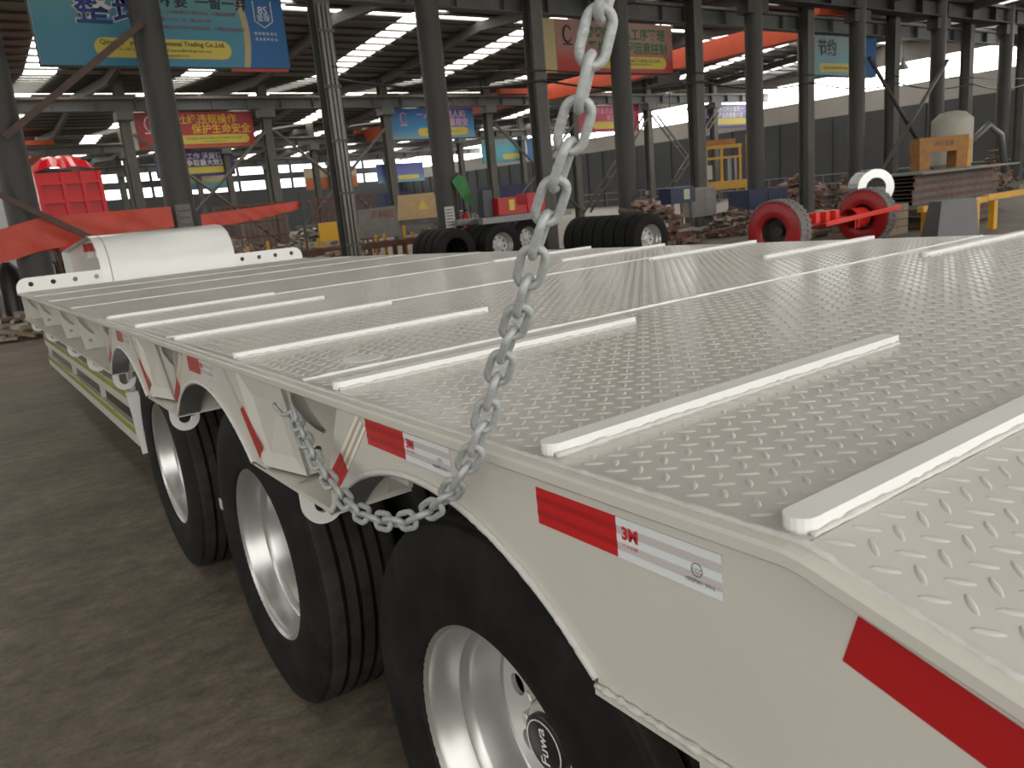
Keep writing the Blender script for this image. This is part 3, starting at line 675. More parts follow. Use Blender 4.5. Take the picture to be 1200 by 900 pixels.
# running gear
def tyre_profile(W, R, rb):
    h = W / 2
    out = [(-h*.80, rb), (-h*.90, rb+.012), (-h*.97, rb+.05), (-h, rb+.10), (-h*.985, rb+.14), (-h*.93, R-.050), (-h*.90, R-.030), (-h*.865, R-.014), (-h*.80, R-.006), (-h*.72, R-.001)]
    g = []
    for c in (-h*.46, -h*.155, h*.155, h*.46):
        g += [(c - .0065, R + .001), (c - .0050, R - .014), (c + .0050, R - .014), (c + .0065, R + .001)]
    return out + g + [(-x, r_) for x, r_ in out[::-1]]
def tread_mat(name='black_sidewall_rubber', c0=(.0055,.0055,.005,1), c1=(.024,.022,.020,1)):
    M = bpy.data.materials.new(name); M.use_nodes = True; nt = M.node_tree; n = nt.nodes; l = nt.links; b = n['Principled BSDF']
    tc = n.new('ShaderNodeTexCoord'); sp_ = n.new('ShaderNodeSeparateXYZ'); l.new(tc.outputs['Object'], sp_.inputs[0])
    nz = n.new('ShaderNodeTexNoise'); nz.inputs['Scale'].default_value = 7; nz.inputs['Detail'].default_value = 8; nz.inputs['Roughness'].default_value = .7; l.new(tc.outputs['Object'], nz.inputs['Vector'])
    cr = n.new('ShaderNodeValToRGB'); e = cr.color_ramp.elements; e[0].position, e[0].color = .42, c0; e[1].position, e[1].color = .80, c1
    l.new(nz.outputs['Fac'], cr.inputs[0]); l.new(cr.outputs[0], b.inputs['Base Color']); b.inputs['Roughness'].default_value = .68; b.inputs['Specular IOR Level'].default_value = .22
    # fine lateral sipes as relief
    at = n.new('ShaderNodeMath'); at.operation = 'ARCTAN2'; l.new(sp_.outputs['Z'], at.inputs[0]); l.new(sp_.outputs['Y'], at.inputs[1])
    zz = n.new('ShaderNodeMath'); zz.operation = 'PINGPONG'; l.new(sp_.outputs['X'], zz.inputs[0]); zz.inputs[1].default_value = .02
    ma = n.new('ShaderNodeMath'); ma.operation = 'MULTIPLY_ADD'; l.new(zz.outputs[0], ma.inputs[0]); ma.inputs[1].default_value = 1.6; l.new(at.outputs[0], ma.inputs[2])
    mu = n.new('ShaderNodeMath'); mu.operation = 'MULTIPLY'; l.new(ma.outputs[0], mu.inputs[0]); mu.inputs[1].default_value = 108 / (2 * PI)
    fr = n.new('ShaderNodeMath'); fr.operation = 'FRACT'; l.new(mu.outputs[0], fr.inputs[0])
    lt = n.new('ShaderNodeMath'); lt.operation = 'GREATER_THAN'; l.new(fr.outputs[0], lt.inputs[0]); lt.inputs[1].default_value = .10
    rr = n.new('ShaderNodeVectorMath'); rr.operation = 'LENGTH'; cx = n.new('ShaderNodeCombineXYZ'); l.new(sp_.outputs['Y'], cx.inputs[1]); l.new(sp_.outputs['Z'], cx.inputs[2]); l.new(cx.outputs[0], rr.inputs[0])
    ot = n.new('ShaderNodeMath'); ot.operation = 'LESS_THAN'; l.new(rr.outputs['Value'], ot.inputs[0]); ot.inputs[1].default_value = .503
    mx = n.new('ShaderNodeMath'); mx.operation = 'MAXIMUM'; l.new(lt.outputs[0], mx.inputs[0]); l.new(ot.outputs[0], mx.inputs[1])
    bp = n.new('ShaderNodeBump'); bp.inputs['Strength'].default_value = .9; bp.inputs['Distance'].default_value = .008; l.new(mx.outputs[0], bp.inputs['Height']); l.new(bp.outputs[0], b.inputs['Normal'])
    return M
TREAD = tread_mat(); TREAD2 = tread_mat('dusty_tread_rubber', (.022,.020,.017,1), (.055,.050,.042,1))
RT = .515
TY = MB().lathe(tyre_profile(.292, RT, .289), 96).build('tyre', TREAD, None, True, auto=28).data
TY.materials.append(TREAD2)
for p in TY.polygons:
    if all(math.hypot(TY.vertices[i].co.y, TY.vertices[i].co.z) > RT - .008 for i in p.vertices): p.material_index = 1
RIMP = [(-.112, .288), (-.119, .300), (-.124, .301), (-.125, .296), (-.116, .286), (-.100, .283), (-.092, .276), (-.050, .264), (-.040, .250), (-.028, .244), (.030, .240), (.044, .236), (.052, .226), (.075, .226), (.10, .25), (.12, .288)]
RM = MB().lathe(RIMP, 72).build('wheel_rim', RIM, None, True, auto=35).data
DISC = MB().plate([circle(0, 0, .228, 48), circle(0, 0, .10, 24)] + [circle(.172*math.cos(2*PI*k/8 + .2), .172*math.sin(2*PI*k/8 + .2), .026, 16) for k in range(8)], .046, .058, lambda u, v, d: (d, u, v)).build('wheel_disc', HUBM, None).data
HUB = MB().lathe([(.058, .112), (.040, .112), (.034, .105), (.034, .088), (.012, .084), (.004, .076), (.002, .07), (.002, .0)], 32).build('hub', HUBM, None, True, auto=35).data
CAP = MB().lathe([(.004, .066), (-.010, .066), (-.014, .060), (-.014, .0)], 32).build('hub_cap', BLACK, None, True, auto=35).data
RINGM = MB().tube([(-.0145, .055*math.cos(a), .055*math.sin(a)) for a in [2*PI*k/32 for k in range(32)]], .0016, 5, True).build('hub_cap_ring', WHITEP, None).data
nb = MB()
for k in range(10):
    a = 2*PI*k/10; nb.lathe([(.036, .0145), (.012, .0145), (.010, .012), (.010, 0)], 6, o=(0, .1 * math.cos(a) * 1.0, .1 * math.sin(a)))
NUT = nb.build('wheel_nuts', HUBM, None).data
FU = text_mesh('Fuwa', .040, bold=.0006); FU.transform(Matrix(((0, 0, -1, -.0155), (-1, 0, 0, 0), (0, 1, 0, 0), (0, 0, 0, 1)))); FU.transform(Matrix.Rotation(math.radians(-98), 4, 'X')); FU.materials.append(WHITEP)
for o in list(C.objects):
    if o.type == 'MESH' and o.parent is None and o.name.split('.')[0] in ('tyre', 'wheel_rim', 'wheel_disc', 'hub', 'hub_cap', 'hub_cap_ring', 'wheel_nuts'): bpy.data.objects.remove(o)
for i, yc in enumerate(ARC):
    y = yc + (.03 if i == 0 else 0); z = RT - DECK_Z + y * math.sin(PITCH)
    for x, s in ((.796, 1), (1.128, -1), (XR - .228, -1), (XR - .56, 1)):
        ty = link('tyre', TY, None, TR); ty.location = (x, y, z); ty.rotation_euler = (rnd.random() * 6 if s < 0 else 0, 0, 0 if s > 0 else PI)
        link('wheel_rim', RM, None, ty); link('wheel_disc', DISC, None, ty)
        if s > 0 and x < 1: 
            link('hub', HUB, None, ty); link('hub_cap', CAP, None, ty); link('hub_cap_ring', RINGM, None, ty); stuff(link('wheel_nuts', NUT, None, ty)); link('hub_cap_lettering', FU, None, ty)
            if i:
                MB().box(-.148, -.138, .40, .43, .06, .10).build('white_sticker', PAPER, ty)
    MB().tube([(.9, y, z), (XR - .35, y, z)], .07, 16).build('axle_tube', GREYST, TR, True, auto=40)
# side guard with fluorescent chevron tape
gd = MB(); 
for za, zb in ((-.525, -.425), (-.735, -.625)):
    rl = MB().box(.66, .69, 4.66, 9.35, za, zb).build('guard_rail', PAINT, TR)
    MB().box(.6585, .6600, 4.68, 9.33, zb - .048, zb - .004).build('chevron_tape', YEL, rl)
    ch = MB(); yy_ = 4.70
    while yy_ < 9.2:
        z0_, z1_ = zb - .044, zb - .008; zm = (z0_ + z1_) / 2
        ch.add([(.6578, yy_, z0_), (.6578, yy_ + .022, z0_), (.6578, yy_ + .042, zm), (.6578, yy_ + .022, z1_), (.6578, yy_, z1_), (.6578, yy_ + .020, zm)], [(0,1,2,5), (5,2,3,4)]); yy_ += .075
    stuff(ch.build('chevron_marks', BLACK, rl))
for y in (4.66, 5.9, 7.4, 9.3): MB().box(.675, .70, y, y + .05, -.76 if y < 5 else -.70, -.28).build('guard_post', PAINT, TR)
MB().plate([[(.64, -.42), (.70, -.42), (.73, -.76), (.66, -.77)]], 4.60, 4.615, lambda u, v, d: (u, d, v)).build('guard_end_plate', BARP, TR)

# ------------------------------------------------------------------ the hanging chain
CH = empty('lashing_chain', 'grey steel link chain hanging over the white trailer deck edge', 'chain')
CH.matrix_world = DECK
PATH = [(748,-170,.70), (724,-60,.70), (711,-8,.705), (698,43,.715), (686,97,.73), (673,150,.75), (657,200,.775), (641,250,.805), (624,305,.84), (613,350,.875), (600,390,.915), (588,425,.955), (575,465,.99), (563,508,1.025),
        (550,540,1.055), (537,563,1.09), (524,582,1.13), (505,598,1.175), (480,610,1.225), (455,612,1.28), (432,606,1.335), (410,593,1.40), (393,572,1.455), (378,553,1.51), (364,528,1.57), (354,508,1.63), (346,490,1.69), (341,476,1.735)]
pts = [dpt(*p) for p in PATH]
pts = [pts[0] + Vector((.02*k, -.02*k, .22*k)) for k in range(5, 0, -1)] + pts       # it runs on upwards out of the picture
def catmull(P, n=12):
    out = []
    for i in range(len(P) - 1):
        p0, p1, p2, p3 = P[max(i-1, 0)], P[i], P[i+1], P[min(i+2, len(P)-1)]
        for k in range(n):
            t = k / n
            out.append(0.5 * ((2*p1) + (p2-p0)*t + (2*p0-5*p1+4*p2-p3)*t*t + (3*p1-p0-3*p2+p3)*t**3))
    return out + [P[-1]]
cv = catmull(pts); cum = [0]
for a, b in zip(cv[:-1], cv[1:]): cum.append(cum[-1] + (b - a).length)
def at(s):
    s = max(0, min(s, cum[-1])); lo = 0
    while lo < len(cum) - 2 and cum[lo + 1] < s: lo += 1
    return cv[lo].lerp(cv[lo + 1], (s - cum[lo]) / max(1e-9, cum[lo + 1] - cum[lo]))
WD, PL = .0097, .0398
rc = .0128; hs = (PL + 2*WD) / 2 - WD/2 - rc
lp = [(-hs - rc*math.sin(a), rc*math.cos(a)) for a in [PI*k/10 for k in range(11)]] 
path = [(hs*(-1 + 2*k/8), rc) for k in range(9)][::-1]
loop = [(hs + rc*math.sin(a), -rc*math.cos(a)) for a in [PI*k/10 for k in range(11)]] + [(hs*(1 - 2*k/8), rc) for k in range(1, 8)] + [(-hs - rc*math.sin(a), rc*math.cos(a)) for a in [PI*k/10 for k in range(11)]] + [(-hs + 2*hs*k/8, -rc) for k in range(1, 8)]
rad = [WD/2 * (1.10 if abs(u) < .002 and v > 0 else 1.0) for u, v in loop]
LK = MB().tube([(u, v, 0) for u, v in loop], rad, 12, True).build('chain_link', CHAINM, None, True).data
bpy.data.objects.remove([o for o in C.objects if o.data == LK][0])
near43 = min(range(len(cv)), key=lambda i: (cv[i] - pts[8]).length)
s = (cum[near43] - PL / 2) % (2 * PL); k = 0      # a link lies face-on at that point
while s + PL < cum[-1]:
    a, b = at(s - .004), at(s + PL + .004); c0 = (a + b) / 2; tdir = (b - a).normalized()
    view = (c0 - Vector((0, 0, EYE))).normalized()
    nrm = (view - tdir * view.dot(tdir)).normalized()
    o = link('chain_link', LK, None, CH)
    tw = math.radians((12 if k % 2 == 0 else 78) + 8 * math.sin(k * 1.7))
    y = nrm.cross(tdir); zz = nrm * math.cos(tw) + y * math.sin(tw); yv = zz.cross(tdir)
    o.matrix_local = Matrix(((tdir.x, yv.x, zz.x, c0.x), (tdir.y, yv.y, zz.y, c0.y), (tdir.z, yv.z, zz.z, c0.z), (0, 0, 0, 1)))
    s += PL; k += 1
e0 = at(s)
MB().tube([dpt(321,474,1.80), dpt(324,479,1.79), dpt(331,486,1.775), dpt(338,486,1.76), e0], [.006,.0055,.0055,.0055,.005], 8).build('end_hook', CHAINM, CH, True)

# ------------------------------------------------------------------ things on the shop floor
def ring_tyre(parent, loc, rz, material, band=None, R=.515, W=.292, rb=.289, name='tyre'):
    o = MB().lathe(tyre_profile(W, R, rb), 48).build(name, material, parent, True, auto=28); o.location = loc; o.rotation_euler = (0, 0, rz)
    return o
TYF = MB().lathe(tyre_profile(.292, .515, .289), 48).build('tyre', RUBBER, None, True, auto=28)
TYFM = TYF.data; bpy.data.objects.remove(TYF)
def truck_tyre(x, y, rz, label, group, rim=False):
    o = link('truck_tyre', TYFM, None); o.location = (x, y, .515); o.rotation_euler = (0, 0, rz); tag(o, label, 'tyre', group)
    if rim:
        link('wheel_rim', RM, None, o); link('wheel_disc', DISC, None, o); link('hub', HUB, None, o)
    return o
G1 = 'upright row of tyres behind the deck'
rz0 = PI / 2 + .05
for k in range(7):
    truck_tyre(11.72 - .012 * k, 11.75 + .315 * k, rz0, 'black truck tyre with silver wheel at the near end of the upright row' if k == 0 else '%s black truck tyre behind the one with the silver wheel in the upright row' % ORD[k - 1], G1, k == 0)
for c_, (x, y, lb) in enumerate(((10.72, 15.6, 'left'), (12.47, 16.9, 'right'), (9.45, 15.6, 'far left'))):
    for k in range(4):
        if c_ == 2 and k: lab = '%s upright black tyre back from the foremost one left of the extinguisher' % ORD[k]
        elif k: lab = '%s black truck tyre upright behind the %s of the two silver wheels' % (ORD[k - 1], lb)
        else: lab = 'black truck tyre with silver wheel, %s of the two under the red chassis' % lb if c_ < 2 else 'foremost dark truck tyre left of the extinguisher'
        truck_tyre(x, y + .315 * k, PI / 2, lab, 'tyres under the red chassis', k == 0 and c_ < 2)
t = empty('chassis_frame', 'red steel chassis frame with a yellow label resting on the tyres', 'chassis', (10.3, 15.6, 1.0315))
MB().box(0, 2.7, .0, .16, 0, .14).build('side_rail', GREYST, t); MB().box(0, 2.7, 1.10, 1.25, 0, .14).build('side_rail', GREYST, t)
MB().box(1.00, 1.55, .75, 1.22, .14, .56).build('red_box', AXLER2, t); MB().box(1.55, 1.90, .78, 1.22, .14, .34).build('red_box', AXLER2, t); MB().box(1.90, 2.45, .75, 1.22, .14, .62).build('red_box', AXLER2, t)
MB().box(1.32, 1.48, .74, .748, .24, .50).build('yellow_label', PILL, t)
MB().box(.70, .97, .95, 1.22, .14, .78).build('grey_housing', BOARD2, t)
for x in (.5, 1.4, 2.3): MB().box(x, x + .12, .16, 1.10, .02, .12).build('cross_member', GREYST, t)

# red axle with two big tyres
t = empty('red_axle', 'red painted heavy axle with two large dusty tyres', 'axle', (12.35, 9.05, 0), rz=.06)
DUST = mat('grey_dusty_tread', (.22, .21, .20), .8, var=.35, vscale=18, bump=.6, bscale=28)
for x, nm in ((0.0, 'tyre'), (3.15, 'tyre')):
    ring_tyre(t, (x, 0, .555), 0, AXLER, R=.548, W=.36, rb=.25)
    MB().lathe([(x - .150, .545), (x - .150, .556), (x + .150, .556), (x + .150, .545)], 48).build('tread_band', DUST, t, True, auto=30).location = (0, 0, .555)
    tb = MB()
    for k in range(36):
        a = 2*PI*k/36
        for sx in (-1, 1):
            tb.beam((x + sx*.03, .560*math.cos(a), .555 + .560*math.sin(a)), (x + sx*.17, .553*math.cos(a + .05), .555 + .553*math.sin(a + .05)), .05, .03, (0, math.cos(a), math.sin(a)))
    stuff(tb.build('tread_blocks', DUST, t))
    MB().lathe([(x - .12, .25), (x + .06, .24), (x + .08, .10), (x - .02, .09), (x - .02, 0)], 32).build('wheel_dish', DKGIRD, t, True, auto=35).location = (0, 0, .555)  # dark colour puts in the shade of the deep open wheel hole
MB().tube([(.15, 0, .555), (3.0, 0, .555)], .085, 16).build('axle_beam', AXLER, t, True, auto=40)
MB().lathe([(2.45, .20), (2.95, .20), (2.97, .16)], 28).build('brake_drum', AXLEB, t, True, auto=40).location = (0, 0, .555)
MB().lathe([(.18, .19), (.45, .19)], 28).build('brake_drum', AXLER, t, True, auto=40).location = (0, 0, .555)
MB().beam((1.05, -.32, .58), (3.35, -.60, .70), .03, .09).build('bright_bar', AXLEB, t)
for x in (.7, 1.05, 1.4, 1.75): MB().box(x - .07, x + .07, -.16, .12, .60, .74 + .05 * (x > 1)).build('spring_seat', AXLEB, t)
MB().tube([(1.95, -.42, .62), (1.93, -.42, .42), (2.03, -.43, .42), (2.05, -.43, .64)], .012, 6).build('hanging_wire', AXLEB, t)

# coil on its timber pack
t = empty('timber_pack', 'low pack of weathered timbers below the steel coil', 'timber', (17.1, 10.1, 0))
for k in range(4):
    for j in range(3): MB().box(-.7, .7, -.5 + .36*j, -.22 + .36*j, .17*k, .17*k + .155).build('timber', WOOD, t)
t = MB().lathe([(-.28, .22), (-.28, .40), (.28, .40), (.28, .22), (-.28, .22)], 48).build('steel_coil', COIL, None, True, auto=35); t.location = (17.1, 10.1, .665 + .402); t.rotation_euler = (0, 0, .95)
tag(t, 'bright ring coil of strip steel behind the red axle', 'coil')
t = empty('sheet_metal_box', 'dark grey folded sheet metal box with slanting sides', 'box', (14.70, 7.05, 0), rz=-.35)
MB().hexa([(-.52,-.10,0),(.42,-.10,0),(.42,.34,0),(-.52,.34,0),(-.34,.0,.84),(.40,.0,.84),(.40,.28,.84),(-.34,.28,.84)]).build('shell', WEDGE, t)
MB().hexa([(.425,-.09,.01),(.50,-.02,.01),(.50,.33,.01),(.425,.34,.01),(.405,.01,.83),(.47,.05,.83),(.47,.27,.83),(.405,.28,.83)]).build('bright_side', GREYST, t)
t = empty('trestle_rail', 'yellow trestle rail with short legs in front of the plate stacks', 'trestle', (15.35, 8.05, 0))
MB().box(0, 2.6, -.06, .06, .60, .71).build('rail', YELLOW, t); MB().box(2.62, 6.2, -.06, .06, .62, .74).build('rail', YELLOW, t)
for x in (.15, 2.1, 2.9, 5.6): MB().box(x, x + .16, -.06, .06, 0, .60).build('leg', YELLOW, t)
rr = random.Random(11)
z = 0.0
for k in range(9):
    h = .03 + .05 * rr.random(); gap = .05
    o = MB().hexa([(-1.6,-.6,0),(1.5,-.7,0),(1.6,.6,0),(-1.5,.7,0),(-1.6,-.6,h),(1.5,-.7,h),(1.6,.6,h),(-1.5,.7,h)]).build('steel_plate', STEELP if k % 3 else RUST)
    o.location = (19.9 + .3 * rr.random(), 9.9 + .2 * rr.random(), z); o.rotation_euler = (0, 0, .12 * rr.random()); z += h + .0005
    tag(o, '%s plate from the floor in the plate stack behind the yellow trestle' % ORD[k], 'steel plate', 'plates in the near stack')
z = 0.0
for k in range(12):
    h = .10
    mb = MB(); mb.box(-2.2, 2.2, -.35, .35, 0, .02); mb.box(-2.2, 2.2, -.35, -.33, .02, h); mb.box(-2.2, 2.2, .33, .35, .02, h)
    o = mb.build('steel_channel', RUST if k % 2 else STEELP); o.location = (23.2 + .2 * rr.random(), 11.6, z); z += h
    tag(o, '%s steel channel from the floor in the tall channel bundle' % ORD[k], 'steel channel', 'bundled channels')
o = MB().hexa([(-2.6,-.8,0),(2.6,-.9,0),(2.6,.8,.0),(-2.6,.7,.0),(-2.6,-.8,.05),(2.6,-.9,.05),(2.6,.8,.05),(-2.6,.7,.05)]).build('steel_plate', mat('pale_green_sheet', (.20,.225,.20), .5, var=.15, vscale=2)); o.location = (23.3, 11.6, 1.2005)
tag(o, 'wide pale green sheet lying on the channel bundle', 'steel plate')
def heap(name, label, cat, x, y, sx, sy, h, mats, n, seed, parts=('box', 'tube')):
    q = random.Random(seed); mb = MB()
    for k in range(int(n * 1.8)):
        u, v = q.gauss(0, .42), q.gauss(0, .42); u = max(-1, min(1, u)); v = max(-1, min(1, v))
        zc = max(.06, h * (1 - max(abs(u), abs(v))) * q.random()); L = .07 + .32 * q.random() ** 2
        a = q.random() * PI; dx, dy, dzz = math.cos(a) * L, math.sin(a) * L, (q.random() - .5) * L * .5
        c0 = Vector((u * sx, v * sy, max(zc, abs(dzz) + .06)))
        if q.random() < .6: mb.beam(c0 - Vector((dx, dy, dzz)), c0 + Vector((dx, dy, dzz)), .04 + .13*q.random(), .03 + .09*q.random())
        else: mb.tube([c0 - Vector((dx, dy, dzz)), c0 + Vector((dx, dy, dzz))], .02 + .06*q.random(), 8)
    mb.hexa([(-sx*.8,-sy*.8,0),(sx*.8,-sy*.8,0),(sx*.8,sy*.8,0),(-sx*.8,sy*.8,0),(-sx*.4,-sy*.4,h*.55),(sx*.4,-sy*.4,h*.55),(sx*.4,sy*.4,h*.55),(-sx*.4,sy*.4,h*.55)])
    o = mb.build(name, mats[0])
    for m_ in mats[1:]: o.data.materials.append(m_)
    for p in o.data.polygons: p.material_index = (p.index // 6) % len(mats)
    o.location = (x, y, 0); tag(o, label, cat, kind='stuff'); return o
PINKM = mat('pinkish_primer_steel', (.27, .155, .125), .45, var=.4, vscale=6, metal=.2)
PALEM = mat('pale_cast_parts', (.34, .30, .25), .45, var=.4, vscale=6, metal=.3)
heap('parts_heap', 'jumbled heap of brown and pale cast parts between chain and pipe column', 'parts heap', 15.1, 15.0, 1.3, .9, 1.45, [RUSTG, PINKM, PALEM, RUST], 230, 1)
heap('parts_heap', 'tangled brown scrap parts heap beyond the upright tyre row', 'parts heap', 18.4, 14.9, 1.2, .7, .85, [RUSTG, RUST, PALEM], 230, 2)
heap('parts_heap', 'reddish heap of forged parts left of the teal banner column', 'parts heap', 29.5, 20.5, 1.5, 1.2, 1.6, [RUST, PINKM, RUSTG], 230, 3)
heap('parts_heap', 'low rusty heap right of the teal banner column', 'parts heap', 34.2, 21.5, 1.7, 1.2, 1.2, [RUST, RUSTG, PALEM], 200, 4)
heap('parts_heap', 'dark brown heap between the press and the coil', 'parts heap', 19.3, 12.2, .9, .5, 1.15, [RUSTG, STEELP, RUST], 160, 5)
heap('parts_heap', 'grey brown clutter heap at the foot of the left second row columns', 'parts heap', 10.0, 25.6, 1.6, 1.2, 1.35, [RUSTG, PALEM, WOOD, STEELP], 230, 6)
heap('parts_heap', 'pale clutter heap right of the orange tarpaulin strip', 'parts heap', 6.6, 23.6, 1.0, .8, 1.5, [PALEM, WOOD, RUSTG], 170, 7)
heap('parts_heap', 'shiny wrapped bundle heap beside the grey board', 'parts heap', 8.2, 19.3, 1.0, .35, .75, [PALEM, RUSTG, PINKM], 140, 8)
heap('parts_heap', 'long low clutter heap far back in the third bay', 'parts heap', 24.0, 42.0, 6.0, 1.5, 1.6, [RUSTG, PALEM, RUST, STEELP], 300, 9)
heap('parts_heap', 'rusty clutter heap far back behind the tipper', 'parts heap', 10.5, 42.0, 4.0, 1.5, 1.6, [RUSTG, PALEM, RUST, STEELP], 260, 10)
heap('parts_heap', 'brown clutter heap by the right hand wall', 'parts heap', 38.5, 27.0, 3.4, 1.4, 1.5, [RUSTG, RUST, PALEM], 260, 12)
heap('parts_heap', 'dark clutter heap beside the cream tank', 'parts heap', 36.2, 16.0, 1.6, .7, 1.7, [RUSTG, STEELP, OCHRE], 200, 13)
for k in range(12):
    o = MB().beam((-1.9, 0, 0), (1.9 - rr.random(), 0, 0), .10, .08).build('steel_bar', STEELP if k % 2 else WOOD)
    row, lay = k % 6, k // 6
    o.location = (15.4 + .3 * rr.random(), 11.2 + .17 * row, .041 + .0815 * lay); o.rotation_euler = (0, 0, 0)
    tag(o, '%s weathered bar from the front in the %s layer of the loose floor pile' % (ORD[row], ('lower', 'upper')[lay]), 'bar', 'loose bars on the floor')

# machines, bins and racks further back
t = empty('blue_bin', 'dark blue steel bin below the yellow machine', 'bin', (21.55, 16.55, 0), rz=-.1)
mb = MB(); mb.box(-.85, .85, -.45, .45, .04, .08)
for a in ((-.85,.85,-.45,-.41),(-.85,.85,.41,.45),(-.85,-.81,-.41,.41),(.81,.85,-.41,.41)): mb.box(*a, .08, 1.12)
mb.build('shell', BLUE, t); MB().box(-.02, .02, -.47, -.45, .06, 1.1).build('rib', BLUE, t)
for x in (-.7, .6): MB().box(x, x + .1, -.4, .4, 0, .04).build('foot', BLUE, t)
t = empty('yellow_machine', 'yellow framed hydraulic machine standing behind the blue bin', 'machine', (24.3, 20.3, 0), rz=-.5)
MB().box(-.95, .95, -.5, .5, 1.15, 1.45).build('bed', YELLOW, t)
for x in (-.85, .75):
    for y in (-.45, .35): MB().box(x, x + .12, y, y + .12, 0, 1.15).build('leg', YELLOW, t)
for x in (-.75, -.15, .55, .85): MB().box(x, x + .09, -.4, -.31, 1.45, 2.75 + (.3 if x > .8 else 0)).build('post', YELLOW, t)
MB().box(-.75, .65, -.42, -.3, 2.62, 2.74).build('cross_member', YELLOW, t); MB().box(-.75, .65, -.42, -.3, 2.25, 2.33).build('cross_member', YELLOW, t)
MB().box(-.70, .5, -.25, .4, 2.74, 2.95).build('top_guard', OCHRE, t)
MB().box(-1.05, -.55, -.55, -.42, 1.55, 2.05).build('control_box', PAPER, t); MB().box(.15, .5, -.3, .3, 1.45, 2.3).build('motor', GREYST, t)
MB().tube([(.0, -.35, 1.45), (.0, -.35, 2.25)], .07, 12).build('cylinder', BLACK, t); MB().tube([(.35, -.38, 1.45), (.33, -.38, 2.7)], .03, 8).build('hose', BLACK, t)
MB().box(.95, 1.4, -.2, .25, 1.15, 1.6).build('blue_tank', BLUE2, t)
t = empty('press_frame', 'ochre portal press frame beyond the plate stacks', 'press', (25.6, 12.9, 0), rz=-.55)
MB().box(-.75, -.42, -.25, .25, 0, 1.75).build('upright', OCHRE, t); MB().box(.42, .75, -.25, .25, 0, 1.75).build('upright', OCHRE, t)
MB().box(-.78, .78, -.28, .28, 1.75, 2.2).build('head', OCHRE, t); MB().box(-.78, .78, -.3, .3, .75, 1.05).build('table', OCHRE, t)
MB().box(.80, .92, -.2, -.05, .6, 2.1).build('yellow_post', YELLOW, t)
lettering('冲压设备', .16, Matrix.Translation((0, -.285, 1.98)) @ Matrix.Rotation(PI/2, 4, 'X'), DKP, t)
t = empty('cream_tank', 'cream coloured filter tank with a domed top near the right wall', 'tank', (31.5, 15.4, 0))
MB().tube([(0,0,1.3), (0,0,2.9), (0,0,3.15), (0,0,3.2)], [.70,.70,.42,.2], 28).build('shell', CREAMP, t, True, auto=30); MB().tube([(0,0,.9), (0,0,1.3)], [.25,.70], 28).build('cone', CREAMP, t, True, auto=30)
for a in range(4): MB().beam((.62*math.cos(a*PI/2+.4), .62*math.sin(a*PI/2+.4), 0), (.62*math.cos(a*PI/2+.4), .62*math.sin(a*PI/2+.4), 1.5), .09, .09, (1,0,0)).build('leg', GREYST, t)
MB().tube([(.5,-.5,2.0), (1.1,-.8,2.6), (1.6,-1.0,2.2), (1.9,-1.1,.8)], .13, 12).build('duct', GREYST, t, True)
t = empty('label_box', 'dark blue parts box with a pale label on a low stand', 'box', (17.45, 16.2, 0), rz=-.2)
MB().box(-.42, .42, -.3, .3, .98, 1.42).build('shell', BLUE, t); MB().box(.02, .22, -.312, -.302, 1.08, 1.36).build('label', mat('pale_green_label', (.4,.5,.3), .5), t)
for x in (-.35, .28):
    for y in (-.25, .2): MB().box(x, x + .06, y, y + .06, 0, .98).build('leg', STEELP, t)
t = empty('tool_cabinet', 'beige steel cabinet behind the crossed braces', 'cabinet', (19.0, 16.75, 0), rz=-.2)
MB().box(-.45, .45, -.25, .25, .5, 1.35).build('body', mat('beige_cabinet_paint', (.28,.25,.19), .5), t); MB().box(-.43, -.01, -.262, -.25, .53, 1.32).build('door', BOARD, t); MB().box(.01, .43, -.262, -.25, .53, 1.32).build('door', BOARD, t)
for x in (-.4, .32): MB().box(x, x + .08, -.2, .2, 0, .5).build('foot', STEELP, t)
# left bay: board, tan cover, racks, benches
t = empty('area_board', 'grey standing board lettered with red area characters', 'board', (11.0, 22.4, 0), rz=-.5)
MB().hexa([(-.62,-.02,.78),(.62,-.02,.72),(.62,.02,.72),(-.62,.02,.78),(-.60,-.02,1.62),(.56,-.02,1.66),(.56,.02,1.66),(-.60,.02,1.62)]).build('panel', BOARD, t)
for x in (-.45, .40): MB().box(x, x + .06, .02, .07, 0, 1.5).build('post', STEELP, t)
lettering('下料区', .26, Matrix.Translation((.12, -.03, 1.42)) @ Matrix.Rotation(PI/2, 4, 'X'), REDP, t)
t = empty('tan_cover', 'tan sheet metal machine cover with a warning triangle', 'cover', (13.6, 24.6, 0), rz=-.5)
MB().hexa([(-.72,-.3,1.15),(.85,-.3,1.15),(.85,.3,1.15),(-.72,.3,1.15),(-.62,-.3,1.98),(.60,-.3,1.98),(.60,.3,1.98),(-.62,.3,1.98)]).build('hood', TAN, t)
MB().box(-.7, .8, -.28, .28, .95, 1.15).build('base', STEELP, t)
for x in (-.6, .6): MB().box(x, x + .1, -.2, .2, 0, .95).build('leg', STEELP, t)
MB().plate([[(.02, 1.45), (.38, 1.45), (.20, 1.78)]], -.312, -.302, lambda u, v, d: (u, d, v)).build('warning_triangle', PILL, t)
for i, (x, y, lb) in enumerate(((9.2, 29.0, 'rusty slatted stillage rack left of the steel column with pale pipes'), (12.6, 28.6, 'rusty slatted stillage rack behind the grey area board'))):
    t = empty('stillage_rack', lb, 'rack', (x, y, 0), rz=-.3)
    for z in (.5, 1.0, 1.5, 2.1): MB().box(-1.2, 1.2, -.5, .5, z, z + .07).build('shelf_frame', RUST, t)
    for k in range(13): MB().box(-1.19 + .19*k, -1.13 + .19*k, -.52, -.47, 0, 2.17).build('slat', RUST, t)
